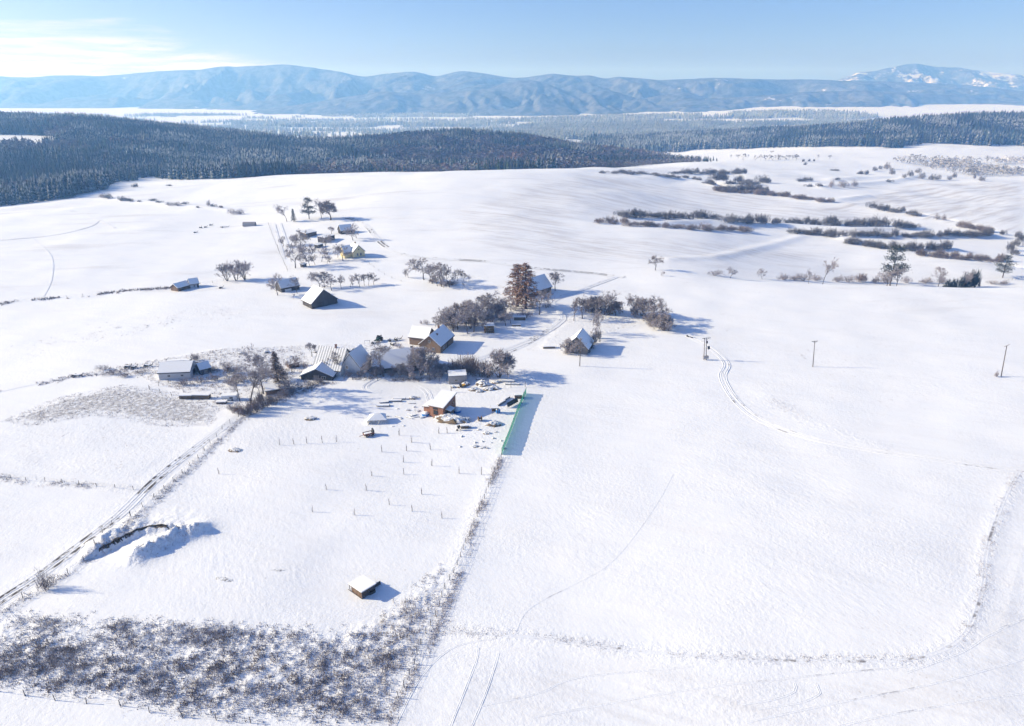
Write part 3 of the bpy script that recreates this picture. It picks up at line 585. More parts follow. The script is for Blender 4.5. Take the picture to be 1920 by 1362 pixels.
def hpx(p, n): return n * mpp(p) / math.cos(math.atan2(HC - p[2], p[1]))    # real height of something n photo pixels tall at p

# ------------------------------------------------------------------ wheel tracks, lanes and paths (setting)
def ribbon(name, P, width, mat, lift, parent, berm=0.10, worn=1.0, seed=0):
    P = np.asarray(P); T_ = np.gradient(P[:, :2], axis=0); T_ /= np.linalg.norm(T_, axis=1)[:, None] + 1e-9; Nn = np.stack([-T_[:, 1], T_[:, 0]], 1)
    prof_ = [(-1.0, -0.02, 0), (-0.62, berm, .15), (-0.34, 0.0, 1), (0.34, 0.0, 1), (0.62, berm, .15), (1.0, -0.02, 0)]; V = []; Wn = []
    wob = 1 + 0.35 * vnoise(np.arange(len(P)) * 0.7, np.zeros(len(P)), seed)
    for o_, h_, w_ in prof_:
        xy = P[:, :2] + Nn * (o_ * width * wob)[:, None]; V.append(np.stack([xy[:, 0], xy[:, 1], H(xy[:, 0], xy[:, 1]) + np.clip((xy[:, 1] - 230) * 0.0006, 0, .3) + h_ * (1 + 0.8 * vnoise(np.arange(len(P)) * .9, np.full(len(P), o_ * 3), seed + 3)) + lift], 1)); Wn.append(np.full(len(P), w_ * worn))
    n = len(P); V = np.concatenate(V); q = np.arange(len(V)).reshape(6, n); F_ = np.stack([q[:-1, :-1], q[:-1, 1:], q[1:, 1:], q[1:, :-1]], -1).reshape(-1, 4)
    return link(name, mesh_np(name, V, F_, mat, True, dict(worn=np.concatenate(Wn))), parent)
def track(pts, gauge, width, mat, label, name='farm_track', lift=0.03, berm=0.07, step=1.2, worn=1.0):
    P = line_pts(pts, step); T_ = np.gradient(P[:, :2], axis=0); T_ /= np.linalg.norm(T_, axis=1)[:, None] + 1e-9; Nn = np.stack([-T_[:, 1], T_[:, 0]], 1)
    root = bpy.data.objects.new(name, None); col.objects.link(root); root['kind'] = 'structure'; root['label'] = label; root['category'] = 'track'
    for k, o_ in enumerate(([-gauge / 2, gauge / 2] if gauge else [0])):
        Q = P.copy(); Q[:, :2] += Nn * o_; ribbon('rut', Q, width, mat, lift + 0.01 * k, root, berm, worn, k + len(pts))
    return root
MK_SOIL = mat_track('lane_rut_soil', 0.16, (0.085, 0.07, 0.06)); MK_PACK = mat_track('packed_snow_rut', 0.02, (0.30, 0.29, 0.30)); MK_FAINT = mat_track('faint_rut', -0.02, (0.45, 0.45, 0.48))
track(LANE, 1.7, 0.75, MK_SOIL, 'rutted farm lane climbing from the lower left corner')
track([(1290, 630), (1335, 655), (1362, 682), (1355, 704), (1362, 725), (1385, 757), (1430, 790), (1520, 822), (1640, 845), (1800, 868), (1925, 885)], 1.9, 0.55, MK_PACK, 'curving wheel tracks past the transformer pole', berm=0.1)
track([(1352, 690), (1356, 712), (1370, 735), (1392, 760)], 0, 0.5, MK_PACK, 'short side rut beside the curving wheel tracks')
track([(1160, 518), (1100, 540), (1045, 560), (1036, 572), (1052, 588), (1052, 603), (1010, 630), (960, 652), (900, 672), (860, 690)], 1.8, 0.8, MK_PACK, 'village lane winding past the barns', lift=0.06)
track([(1052, 606), (1030, 622), (990, 646), (955, 662)], 0, 0.6, MK_SOIL, 'dark edge of the village lane')
track([(640, 408), (668, 414), (690, 428), (705, 446), (722, 462), (752, 476), (800, 484), (900, 490), (1000, 503), (1100, 512), (1170, 520)], 2.2, 1.0, MK_SOIL, 'muddy track curving round behind the yellow house', berm=0.1, step=2.5)
track([(835, 1182), (900, 1188), (1000, 1196), (1100, 1208), (1250, 1226), (1400, 1236), (1520, 1240), (1650, 1240), (1730, 1232), (1790, 1206), (1823, 1165), (1843, 1100), (1853, 1020), (1886, 930), (1912, 885)], 0, 0.55, MK_PACK, 'long curved furrow edging the lower field', name='field_furrow', lift=0.01, berm=0.025, step=0.8)
for pts in ([(735, 1375), (790, 1270), (850, 1215), (930, 1197)], [(845, 1362), (870, 1300), (893, 1240), (897, 1215)], [(885, 1362), (915, 1290), (935, 1225)], [(1000, 1345), (1250, 1300), (1500, 1270), (1700, 1250)], [(900, 1325), (1010, 1300), (1090, 1270), (1300, 1250)], [(1400, 1355), (1560, 1320), (1760, 1280), (1925, 1235)], [(1420, 1330), (1500, 1318), (1538, 1300), (1532, 1285), (1500, 1275)], [(1390, 1322), (1450, 1312), (1490, 1297), (1490, 1282)], [(1560, 1365), (1700, 1335), (1925, 1300)], [(1870, 1180), (1925, 1160)], [(1700, 1262), (1800, 1225), (1850, 1195), (1900, 1170)]):
    track(pts, 0, 0.26, MK_FAINT, 'faint wheel mark curving over the lower field', name='wheel_mark', lift=0.015, berm=0.04, step=0.9)
track([(968, 1184), (985, 1150), (1020, 1125), (1080, 1095), (1140, 1060), (1190, 1005), (1235, 940), (1262, 890)], 0, 0.15, MK_FAINT, 'single line of footprints crossing the open field', name='footpath', lift=0.01, berm=0.02, step=0.8)
track([(780, 722), (800, 735), (808, 755)], 1.6, 0.4, MK_FAINT, 'short wheel tracks behind the wooden cabin', step=0.8)
track([(715, 735), (690, 733), (688, 722), (720, 706), (740, 704)], 1.6, 0.4, MK_FAINT, 'looping wheel tracks inside the enclosure gate', step=0.8)
track([(520, 420), (540, 485)], 4.5, 0.9, MK_FAINT, 'double field edge beside the garden', step=2)
track([(-10, 453), (110, 440), (170, 425), (185, 415)], 0, 0.5, MK_FAINT, 'faint path across the upper left field', step=3, berm=0.02, worn=.5)
track([(130, 396), (150, 398), (185, 413), (215, 428)], 0, 0.9, MK_PACK, 'short dark drift line on the upper left field', step=3)
track([(62, 448), (95, 480), (97, 520), (82, 556)], 0, 0.5, MK_FAINT, 'thin winding trail down the upper left field', step=2, berm=0.02, worn=.5)
track([(0, 735), (60, 722), (160, 703), (260, 690)], 0, 0.7, MK_PACK, 'field edge running to the grey shed', step=2)

# ------------------------------------------------------------------ tree and bush prototypes (unit height)
class TP:
    def __init__(s, seed): s.r = np.random.default_rng(seed); s.tv = []; s.tf = []; s.cv = []; s.cf = []
    def seg(s, crown, p, q, r0, r1, n=4):
        V, F_ = (s.cv, s.cf) if crown else (s.tv, s.tf); d = q - p; d = d / (np.linalg.norm(d) + 1e-9); a = np.cross(d, (0.3, 0.9, 0.2)); a /= np.linalg.norm(a) + 1e-9; b = np.cross(d, a); k = len(V)
        for c, r_ in ((p, r0), (q, r1)):
            for i in range(n): t = 6.2832 * i / n; V.append(c + (a * math.cos(t) + b * math.sin(t)) * r_)
        for i in range(n): j = (i + 1) % n; F_.append((k + i, k + j, k + n + j)); F_.append((k + i, k + n + j, k + n + i))
    def tri(s, p, d, L_, w_):
        a = np.cross(d, s.r.normal(size=3)); a /= np.linalg.norm(a) + 1e-9; k = len(s.cv); s.cv += [p - a * w_ / 2, p + a * w_ / 2, p + d * L_]; s.cf.append((k, k + 1, k + 2))
    def grow(s, p, d, L_, r_, lev, st):
        n = st['nseg'][lev]; q = p
        for i in range(n):
            d = d + s.r.normal(0, st['wig'], 3) + np.array((0, 0, st['up'][lev])); d /= np.linalg.norm(d); q2 = q + d * L_ / n; ra = r_ * (1 - 0.62 * i / n); rb = r_ * (1 - 0.62 * (i + 1) / n)
            s.seg(lev >= 2, q, q2, ra, rb, 5 if lev == 0 else (4 if lev == 1 else 3)); q = q2
            if lev < 3:
                for _ in range(st['lat'][lev] if (lev > 0 or i >= st['clear']) else 0): s.child(q, d, L_, rb, lev, st)
            else:
                for _ in range(st['tw']):
                    e = d + s.r.normal(0, 0.75, 3); e /= np.linalg.norm(e); s.tri(q - d * L_ / n * s.r.uniform(0, 1), e, st['tl'] * s.r.uniform(.5, 1.2), st['twd'])
        if lev < 3:
            for _ in range(st['end'][lev]): s.child(q, d, L_, r_ * .4, lev, st)
    def child(s, q, d, L_, rb, lev, st):
        a = s.r.normal(size=3); a -= d * a.dot(d); a /= np.linalg.norm(a) + 1e-9; an = s.r.normal(st['ang'], 0.17); e = d * math.cos(an) + a * math.sin(an)
        if lev == 0: e[2] = abs(e[2]) * .9 + 0.05
        s.grow(q, e / np.linalg.norm(e), L_ * st['ratio'][lev] * s.r.uniform(.7, 1.15), max(rb * 0.6, 0.003), lev + 1, st)
    def done(s, name, tm, cm):
        V = np.array(s.tv + s.cv); hi = np.percentile(V[:, 2], 99.3); out = []
        for nm, v, f, m in (('trunk', s.tv, s.tf, tm), ('crown', s.cv, s.cf, cm)):
            out.append(mesh_np(name + '_' + nm, np.array(v) / hi, np.array(f), m) if f else None)
        return out
ST = dict(
 round=dict(nseg=(3, 3, 2, 1), wig=.12, up=(0.0, .05, .05, .08), lat=(2, 1, 2), end=(3, 3, 3), clear=1, ang=0.8, ratio=(.85, .62, .55), tw=7, tl=.088, twd=.011),
 tall=dict(nseg=(6, 3, 2, 1), wig=.06, up=(0.05, .08, .06, .08), lat=(2, 1, 2), end=(2, 2, 3), clear=2, ang=0.6, ratio=(.38, .62, .6), tw=7, tl=.065, twd=.0085),
 fan=dict(nseg=(3, 3, 2, 1), wig=.07, up=(0.02, .05, .04, .05), lat=(1, 1, 1), end=(2, 3, 3), clear=0, ang=0.42, ratio=(.75, .65, .6), tw=6, tl=.09, twd=.007))
ST['dense'] = dict(ST['round'], tw=13, end=(4, 3, 3), tl=.10); 
def tree_proto(name, seed, style, tm=None, cm=None, stems=1, lean=0.05, L0=None, r0=0.030):
    t = TP(seed); st = ST[style]
    for k in range(stems):
        a = 6.28 * k / stems + t.r.uniform(0, 1); sp = 0.45 if stems > 1 else lean; d = np.array((math.cos(a) * sp, math.sin(a) * sp, 1.0)); d /= np.linalg.norm(d)
        t.grow(np.array((0.02 * math.cos(a) * (stems > 1), 0.02 * math.sin(a) * (stems > 1), -0.03)), d, L0 or dict(round=.42, tall=.85, fan=.45, dense=.36)[style], r0 / (1 if stems == 1 else 1.5), 0, st)
    return t.done(name, tm or MT_BARK, cm or MT_TWIG)
def bush_proto(name, seed, mat, n=420, flat=1.0, w=0.9, tl=.30, wd=.030):
    t = TP(seed)
    for k in range(9):
        a = t.r.uniform(0, 6.28); d = np.array((math.cos(a) * .7, math.sin(a) * .7, 1)); d /= np.linalg.norm(d); t.seg(True, np.array((.1 * math.cos(a), .1 * math.sin(a), -.06)), d * .75, .022, .008, 3)
    lobes = [(t.r.uniform(-.55, .55) * w, t.r.uniform(-.35, .35) * w, t.r.uniform(.35, .8)) for _ in range(5)]
    for k in range(n):
        cx, cy, hh = lobes[k % 5]; a = t.r.uniform(0, 6.28); q = math.sqrt(t.r.uniform(0, 1)); x = cx + math.cos(a) * q * .45 * w; y = cy + math.sin(a) * q * .38 * w; z = hh * math.sqrt(max(0, 1 - q * q * .85)) * t.r.uniform(.12, 1.0)
        d = np.array((x * .9, y * .9, .9)) + t.r.normal(0, .45, 3); d /= np.linalg.norm(d); t.tri(np.array((x, y, z)), d, tl * t.r.uniform(.5, 1.1), wd)
    V = np.array(t.cv); V[:, 2] /= np.percentile(V[:, 2], 99); return mesh_np(name, V, np.array(t.cf), mat)
def conif_proto(name, seed, style, cm):
    t = TP(seed); t.seg(False, np.array((0, 0, -.03)), np.array((0.01, 0, .5)), .022, .014, 6); t.seg(False, np.array((0.01, 0, .5)), np.array((0, .01, .99)), .014, .003, 5)
    if style == 'pine':
        for k in range(26):
            z = t.r.uniform(.26, .97); rad = (.30 * math.sin(min(1, (1.03 - z) / .62) * 1.35)) * t.r.uniform(.45, 1.15); a = t.r.uniform(0, 6.28); e = np.array((math.cos(a) * rad, math.sin(a) * rad, z + t.r.uniform(-.02, .05))); t.seg(False, np.array((0, 0, z - .04)), e, .007, .003, 3)
            for j in range(62):
                o = t.r.normal(0, 1, 3) * np.array((.075, .075, .028)); d = t.r.normal(size=3) + np.array((math.cos(a), math.sin(a), .4)); d /= np.linalg.norm(d); t.tri(e * np.array((t.r.uniform(.7, 1.0),) * 2 + (1,)) + o, d, .055, .022)
    else:
        dens = 26 if style == 'larch' else 28
        for k in range(70):
            z = .12 + .86 * (k / 70) + t.r.uniform(-.01, .01); rad = (.27 if style == 'larch' else .20) * (1 - z) ** .85 * t.r.uniform(.7, 1.2) + .015; a = k * 2.4 + t.r.uniform(-.4, .4); b = np.array((math.cos(a) * rad, math.sin(a) * rad, z - rad * .25 + t.r.uniform(-.01, .02))); t.seg(True, np.array((0, 0, z)), b, .004, .0015, 3)
            for j in range(dens):
                f = t.r.uniform(.15, 1); p = np.array((0, 0, z)) * (1 - f) + b * f + t.r.normal(0, .012, 3); d = np.array((math.cos(a), math.sin(a), -.5)) + t.r.normal(0, .7, 3); d /= np.linalg.norm(d); t.tri(p, d, .05, .013)
    return t.done(name, MT_BARK, cm)
TR = {}
for k in range(5): TR['round%d' % k] = tree_proto('orchard_tree', 100 + k, 'round', r0=.028)
for k in range(3): TR['tall%d' % k] = tree_proto('tall_tree', 120 + k, 'tall', r0=.020)
for k in range(2): TR['fan%d' % k] = tree_proto('willow', 130 + k, 'fan', stems=5)
for k in range(2): TR['multi%d' % k] = tree_proto('multi_stem_tree', 140 + k, 'round', stems=4, L0=.36)
TR['brown0'] = tree_proto('brown_tree', 150, 'round', cm=MT_BROWN); TR['brown2'] = tree_proto('brown_tree', 155, 'dense', cm=MT_BROWN); TR['brown1'] = tree_proto('brown_tree', 151, 'tall', cm=MT_BROWN)
TR['pale0'] = tree_proto('pale_tree', 152, 'round', cm=MT_PALE); TR['pale1'] = tree_proto('pale_tree', 153, 'tall', cm=MT_PALE)
TR['pine0'] = conif_proto('pine', 160, 'pine', MT_PINE); TR['pine1'] = conif_proto('pine', 161, 'pine', MT_PINE)
TR['larch0'] = conif_proto('larch', 165, 'larch', MT_RUST); TR['larch1'] = conif_proto('larch', 166, 'larch', MT_RUST); TR['spruce0'] = conif_proto('spruce', 167, 'spruce', MT_SPR); TR['fir0'] = conif_proto('fir', 168, 'spruce', MT_PINE)
BU = {}
for k in range(4): BU['dark%d' % k] = bush_proto('thorn_bush', 200 + k, MT_DARK, 500, wd=.030)
for k in range(3): BU['twig%d' % k] = bush_proto('twiggy_bush', 210 + k, MT_TWIG, 380, wd=.026)
for k in range(3): BU['brown%d' % k] = bush_proto('brown_bush', 220 + k, MT_BROWN, 460, wd=.032)
for k in range(3): BU['pale%d' % k] = bush_proto('pale_bush', 230 + k, MT_PALE, 420, wd=.040)
for k in range(2): BU['pine%d' % k] = bush_proto('evergreen_bush', 240 + k, MT_PINE, 620, wd=.05)
_cnt = {}
def pick(d, kind):
    ks = [k for k in d if k.rstrip('0123456789') == kind]; _cnt[kind] = _cnt.get(kind, 0) + 1; return d[ks[_cnt[kind] % len(ks)]]
ORD = ['leftmost', 'second', 'third', 'fourth', 'fifth', 'sixth', 'seventh', 'eighth', 'ninth', 'tenth', 'eleventh', 'twelfth', 'thirteenth', 'fourteenth', 'fifteenth', 'sixteenth', 'seventeenth', 'eighteenth', 'nineteenth', 'twentieth']
def ordn(i): return ORD[i] if i < 20 else '%d%s' % (i + 1, {1: 'st', 2: 'nd', 3: 'rd'}.get((i + 1) % 10, 'th') if (i + 1) % 100 not in (11, 12, 13) else 'th')
def put_tree(kind, px, py, h, label, wide=1.0, group=None, name='leafless_tree', p=None, hm=None):
    p = at(px, py) if p is None else p; hm = hm or hpx(p, h); tm, cm = pick(TR, kind)
    o = thing(name, label, 'tree', p, random.uniform(0, 6.28), group); o.scale = (hm * wide, hm * wide, hm)
    link('trunk', tm, o); link('crown', cm, o); return o
def put_bush(kind, px, py, h, w_, label, group=None, p=None):
    p = at(px, py) if p is None else p; hm = hpx(p, h); wm = w_ * mpp(p) / 1.75
    o = link('bush', pick(BU, kind), None, p, random.uniform(-.5, .5) + (math.pi if random.random() < .5 else 0), label=label, cat='bush', group=group); o.scale = (wm, wm * .8, hm); return o
DESC = dict(round='leafless frosted tree', tall='slender leafless tree', fan='fan shaped leafless willow', multi='many stemmed leafless tree', brown='dense brown leafless tree', pale='pale hoar frosted tree', pine='dark snowy pine', larch='tall rusty brown larch', spruce='brownish spruce', fir='dark conical fir')
NAME = dict(fan='willow_tree', pine='pine_tree', larch='larch_tree', spruce='spruce_tree', fir='fir_tree')
def trees(where, lst, group):
    lst = sorted(lst, key=lambda e: e[1]); n = len(lst)
    for i, e in enumerate(lst):
        kind, px, py, h = e[:4]; wide = e[4] if len(e) > 4 else 1.0
        put_tree(kind, px, py, h, '%s, %s from the left %s' % (DESC[kind], ordn(i) if i else 'first', where), wide, group, NAME.get(kind, 'leafless_tree'))
trees('on the rise behind the garden', [('tall', 538, 416, 31, 1.5), ('fir', 551, 416, 23, 1.2), ('pine', 580, 411, 39, 1.05), ('tall', 603, 410, 36, 1.2), ('brown', 620, 413, 34, 1.25)], 'trees on the rise behind the garden')
trees('in the yellow house garden', [('round', 532, 462, 18, 1.2), ('round', 546, 460, 18, 1.2), ('round', 567, 474, 42), ('round', 554, 503, 43), ('round', 566, 500, 20), ('round', 581, 499, 20), ('round', 603, 491, 26), ('round', 611, 467, 26), ('round', 622, 439, 13, 1.3), ('round', 662, 451, 30), ('round', 669, 447, 18), ('round', 643, 489, 30)], 'trees in the garden of the yellow house')
trees('in the row behind the dark barn', [('round', 600, 541, 29, 1.1), ('round', 609, 539, 28), ('round', 622, 545, 27), ('round', 640, 541, 25, .8), ('round', 657, 539, 22, .7), ('round', 674, 538, 23, .8), ('round', 683, 536, 21, .7), ('tall', 691, 536, 23, 1.1), ('round', 701, 535, 23, .8)], 'orchard row behind the dark barn')
trees('by the little open barn', [('round', 521, 554, 39, .9), ('tall', 557, 551, 34, 1.2), ('tall', 550, 561, 11)], 'trees by the little open barn')
trees('standing together on the pasture', [('fan', 426, 527, 33), ('fan', 443, 527, 36), ('fan', 459, 525, 35)], 'willows on the pasture')
trees('in the slope copse above the lane', [('round', 766, 521, 17), ('round', 795, 525, 40, 1.1), ('round', 810, 532, 34), ('round', 820, 537, 25), ('tall', 828, 538, 45, 1.2), ('round', 843, 539, 39), ('round', 832, 540, 19), ('round', 858, 527, 20), ('round', 870, 528, 15), ('tall', 879, 529, 13, 1.5), ('tall', 872, 542, 12)], 'copse on the slope')
trees('in the clump above the log stack', [('round', 836, 615, 39), ('round', 845, 613, 33), ('round', 851, 622, 46), ('round', 860, 606, 36), ('round', 868, 608, 42), ('round', 877, 626, 57, .9), ('round', 888, 623, 50), ('round', 899, 601, 40), ('tall', 915, 599, 50, 1.2), ('round', 923, 604, 32), ('round', 932, 587, 31), ('round', 948, 586, 31), ('round', 905, 590, 34), ('multi', 880, 596, 30), ('round', 1011, 590, 43, .9), ('round', 858, 618, 30), ('multi', 917, 608, 24)], 'orchard clump above the log stack')
trees('in front of the big brown barn', [('larch', 986, 579, 82, 1.55), ('larch', 970, 575, 76, 1.7)], 'larches by the big barn')
trees('at the right end of the big brown barn', [('round', 1041, 545, 33, 1.05)], None)
trees('in the thicket behind the cottage', [('brown', 1076, 602, 41, .8), ('brown', 1092, 598, 40, .9), ('round', 1103, 586, 27), ('multi', 1112, 586, 28), ('round', 1120, 587, 32), ('tall', 1133, 591, 48, 1.3), ('round', 1141, 591, 36), ('brown', 1154, 592, 27, .9), ('round', 1164, 581, 15), ('round', 1127, 627, 44, .7)], 'thicket behind the cottage')
trees('in the belt right of the cottage', [('round', 1187, 591, 36), ('round', 1195, 590, 30), ('multi', 1203, 592, 31), ('round', 1212, 598, 38), ('round', 1223, 602, 41), ('round', 1234, 610, 38), ('multi', 1244, 620, 30), ('round', 1253, 621, 22), ('multi', 1228, 612, 24)], 'tree belt right of the cottage')
trees('around the cottage wall', [('tall', 1085, 668, 32, 1.3), ('round', 1110, 650, 24, .9), ('round', 1118, 641, 24, .9), ('multi', 1072, 662, 25, 1.1)], 'trees around the cottage')
trees('beside the lane hedge', [('tall', 471, 763, 80, 1.25), ('tall', 494, 739, 86, 1.2), ('spruce', 523, 729, 67, 1.15), ('tall', 450, 752, 50, 1.2)], 'tall trees by the lane hedge')
trees('in front of the long barn', [('brown', 637, 704, 42, .9), ('round', 694, 707, 34, .9), ('tall', 719, 707, 57, 1.5), ('multi', 790, 704, 50, .8), ('round', 801, 703, 48, .8), ('round', 813, 703, 26), ('multi', 829, 703, 21), ('multi', 936, 708, 46, 1.0), ('round', 951, 704, 38, .8), ('round', 547, 699, 29, .9), ('round', 585, 669, 25), ('round', 616, 700, 28, .8)], 'farmyard trees')
trees('on the open snow brow at right', [('brown', 1229, 507, 26, 1.1), ('round', 1369, 522, 21), ('round', 1429, 524, 19), ('round', 1243, 518, 9)], 'trees along the brow')
for where, px0, px1, py0, py1, n_, k1, h0, h1 in (('in the thicket row by the paddock fence', 690, 838, 700, 710, 8, 'multi', 14, 26), ('in the neglected plot left of the lane', 425, 560, 690, 735, 7, 'multi', 12, 20), ('in the orchard tangle', 830, 960, 585, 618, 7, 'multi', 18, 30), ('in the backdrop tangle by the cottage', 1080, 1160, 578, 596, 4, 'multi', 16, 24), ('between the garden sheds', 528, 640, 445, 500, 6, 'round', 12, 20)):
    trees(where, [(k1 if random.random() < .6 else 'round', random.uniform(px0, px1), random.uniform(py0, py1), random.uniform(h0, h1), random.uniform(.8, 1.1)) for _ in range(n_)], 'trees ' + where)
BROW_Y = 372
def behind(px, py_top, h, Y):                                      # a spot beyond the brow at forward distance Y on picture column px
    v = (CY - py_top) / FPX; u = (px - CX) / FPX / (math.cos(PITCH) + v * math.sin(PITCH)); return np.array([u * Y, Y, float(H(u * Y, Y))])
for i, (kind, px, yt, yb, Y, wide, txt) in enumerate([('tall', 1551, 484, 530, 385, 1.0, 'bare slender tree rising behind the brow at right'), ('pine', 1684, 461, 512, 405, 1.0, 'tall dark pine leaning above the brow at right'), ('tall', 1690, 496, 534, 384, 1.4, 'bare crooked tree just below the tall pine'), ('tall', 1767, 500, 530, 388, 1.2, 'bare pale tree left of the evergreen clump'), ('tall', 1812, 505, 534, 386, 1.0, 'thin bare tree in front of the evergreen clump'), ('pine', 1891, 479, 512, 425, 1.2, 'dark spreading pine near the right edge'), ('tall', 1520, 505, 530, 384, 1.1, 'small bare tree in the brow scrub'), ('round', 1668, 508, 532, 386, 1.1, 'low bare tree in the brow scrub below the pine')]):
    p = behind(px, yt, 0, Y); tan_t = tand(yt); hm = (HC - Y * tan_t) - p[2]
    put_tree(kind, 0, 0, 0, txt, wide * 0.9, 'trees behind the brow', NAME.get(kind, 'leafless_tree'), p=p, hm=hm)

def bushes(where, lst, group, adj='dark thorn bush'):
    lst = sorted(lst, key=lambda e: e[1])
    for i, (kind, px, py, h, w_) in enumerate(lst): put_bush(kind, px, py, h, w_, '%s, %s from the left %s' % (adj, ordn(i) if i else 'first', where), group)
def row(kind, pts, n, h, w_, jy=1.5):
    out = []; xs = [p[0] for p in pts]; ys = [p[1] for p in pts]
    n = int(n * 1.35); w_ = w_ * 1.5
    for i in range(n):
        px = xs[0] + (xs[-1] - xs[0]) * (i + random.uniform(.1, .9)) / n; out.append((kind, px, float(np.interp(px, xs, ys)) + random.uniform(-jy, jy), h * random.uniform(.55, 1.25), w_ * random.uniform(.6, 1.3)))
    return out
bushes('in the hedge on the ploughed hill', row('dark', [(1130, 324), (1200, 327), (1300, 336), (1340, 349)], 15, 7, 16), 'hedge along the ploughed hill')
bushes('in the straight far terrace hedge', row('dark', [(1258, 327), (1402, 326)], 11, 10, 17, .6), 'straight far hedge')
bushes('in the terrace hollow thicket', row('dark', [(1325, 345), (1440, 345)], 9, 12, 20, 3) + row('dark', [(1345, 358), (1440, 359)], 9, 13, 22, 3), 'thicket in the terrace hollow')
bushes('in the hedge below the thicket', row('brown', [(1342, 358), (1430, 366), (1500, 373), (1560, 381)], 17, 9, 17), 'hedge below the thicket', 'brownish leafless bush')
bushes('in the big middle field hedge', row('dark', [(1152, 407), (1342, 412)], 11, 15, 25, 2) + row('dark', [(1355, 418), (1500, 420), (1720, 428)], 22, 15, 22, 1.5), 'big hedge across the middle field')
bushes('under the big middle field hedge', row('brown', [(1120, 417), (1200, 424), (1310, 431), (1408, 434)], 16, 11, 24, 2), 'lower strip under the big hedge', 'brown frosted bush')
bushes('in the second terrace hedge', row('dark', [(1485, 437), (1560, 443), (1700, 444), (1862, 443)], 24, 13, 22, 1.5), 'second terrace hedge')
bushes('in the third terrace hedge', row('dark', [(1583, 455), (1660, 466), (1700, 470), (1780, 468)], 16, 15, 20, 2), 'third terrace hedge')
bushes('below the third terrace hedge', row('brown', [(1720, 478), (1790, 485), (1885, 492)], 12, 13, 20), 'reddish hedge', 'reddish brown bush')
bushes('in the slanting right slope hedge', row('dark', [(1632, 391), (1680, 398), (1724, 406)], 8, 11, 17, 1), 'slanting hedge on the right slope')
bushes('in the hedge near right edge', row('brown', [(1797, 425), (1830, 430), (1860, 437)], 6, 12, 17), 'pinkish hedge', 'pinkish brown bush') 
bushes('of the right slope pair', [('twig', 1757, 412, 12, 15), ('twig', 1769, 413, 12, 15)], 'round pair on the slope', 'round frosted bush')
bushes('at the right frame edge', [('dark', 1896, 470, 18, 22), ('dark', 1908, 462, 16, 20), ('dark', 1915, 452, 15, 20), ('dark', 1898, 478, 14, 24), ('dark', 1905, 445, 12, 20), ('dark', 1880, 440, 9, 18)], 'bushes at the right frame edge')
bushes('in the scrub along the brow', [('twig', 1505, 527, 14, 30), ('twig', 1590, 529, 14, 34), ('brown', 1615, 529, 17, 34), ('twig', 1640, 530, 14, 30), ('twig', 1660, 531, 14, 28), ('twig', 1735, 531, 12, 34), ('twig', 1765, 531, 14, 26), ('twig', 1530, 527, 13, 26), ('twig', 1570, 529, 12, 28), ('twig', 1700, 531, 14, 24), ('twig', 1341, 517, 11, 34), ('twig', 1470, 525, 12, 34), ('twig', 1880, 533, 8, 30), ('twig', 1490, 526, 10, 30), ('twig', 1860, 533, 8, 24)], 'scrub along the brow', 'frosted twiggy bush')
for px, Y, h, w_, txt in ((1790, 392, 24, 34, 'dark evergreen bush, left one of the clump behind the brow'), (1812, 398, 30, 40, 'dark evergreen bush, middle one of the clump behind the brow'), (1832, 404, 34, 36, 'dark evergreen bush, right one of the clump behind the brow')):
    put_bush('pine', 0, 0, h, w_, txt, 'evergreen clump', p=behind(px, 510, 0, Y))
bushes('on the far terraces', [('dark', 1520, 340, 8, 18), ('twig', 1558, 352, 15, 14), ('twig', 1582, 352, 15, 22), ('twig', 1602, 350, 13, 14), ('dark', 1535, 350, 7, 16), ('dark', 1515, 351, 6, 18), ('dark', 1568, 338, 5, 16), ('dark', 1668, 342, 6, 16), ('dark', 1505, 340, 8, 20), ('dark', 1498, 341, 7, 16)], 'bushes on the far terraces', 'small bush')
bushes('on the far white knoll', [('dark', 1505, 304, 6, 8), ('dark', 1516, 303, 5, 7), ('dark', 1526, 303, 5, 6), ('dark', 1510, 310, 6, 8), ('dark', 1568, 321, 4, 24), ('dark', 1616, 327, 7, 14), ('dark', 1624, 328, 9, 14), ('dark', 1612, 327, 5, 12)], 'bushes on the far knoll', 'tiny dark bush')
bushes('on the valley side at right', [('pale', 1640, 321, 9, 14), ('pale', 1663, 318, 14, 14), ('pale', 1672, 328, 14, 16), ('pale', 1706, 331, 12, 14), ('pale', 1720, 325, 10, 16), ('pale', 1728, 336, 13, 16), ('pale', 1748, 338, 12, 16), ('pale', 1758, 338, 11, 14), ('pale', 1780, 338, 9, 14), ('pale', 1789, 334, 12, 10), ('pale', 1827, 336, 13, 7), ('pale', 1840, 340, 10, 16), ('pale', 1695, 334, 8, 12), ('pale', 1650, 318, 8, 12)], 'frosted bushes on the valley side', 'pale frosted bush')
bushes('in the forest side pasture row', [('twig', 190, 371, 8, 14), ('dark', 204, 373, 10, 26), ('dark', 228, 377, 9, 28), ('dark', 246, 378, 7, 20), ('dark', 285, 377, 5, 24), ('dark', 300, 380, 4, 16), ('twig', 318, 386, 8, 24), ('twig', 333, 386, 8, 22), ('dark', 348, 383, 5, 16), ('twig', 391, 387, 12, 11), ('dark', 402, 388, 6, 16), ('dark', 414, 390, 5, 12), ('twig', 436, 402, 11, 20), ('twig', 450, 402, 10, 20), ('dark', 250, 352, 7, 9), ('dark', 257, 351, 8, 9), ('dark', 318, 349, 3, 16), ('dark', 370, 390, 4, 10), ('dark', 262, 379, 4, 10)], 'bushes along the forest side pasture', 'low grey bush')
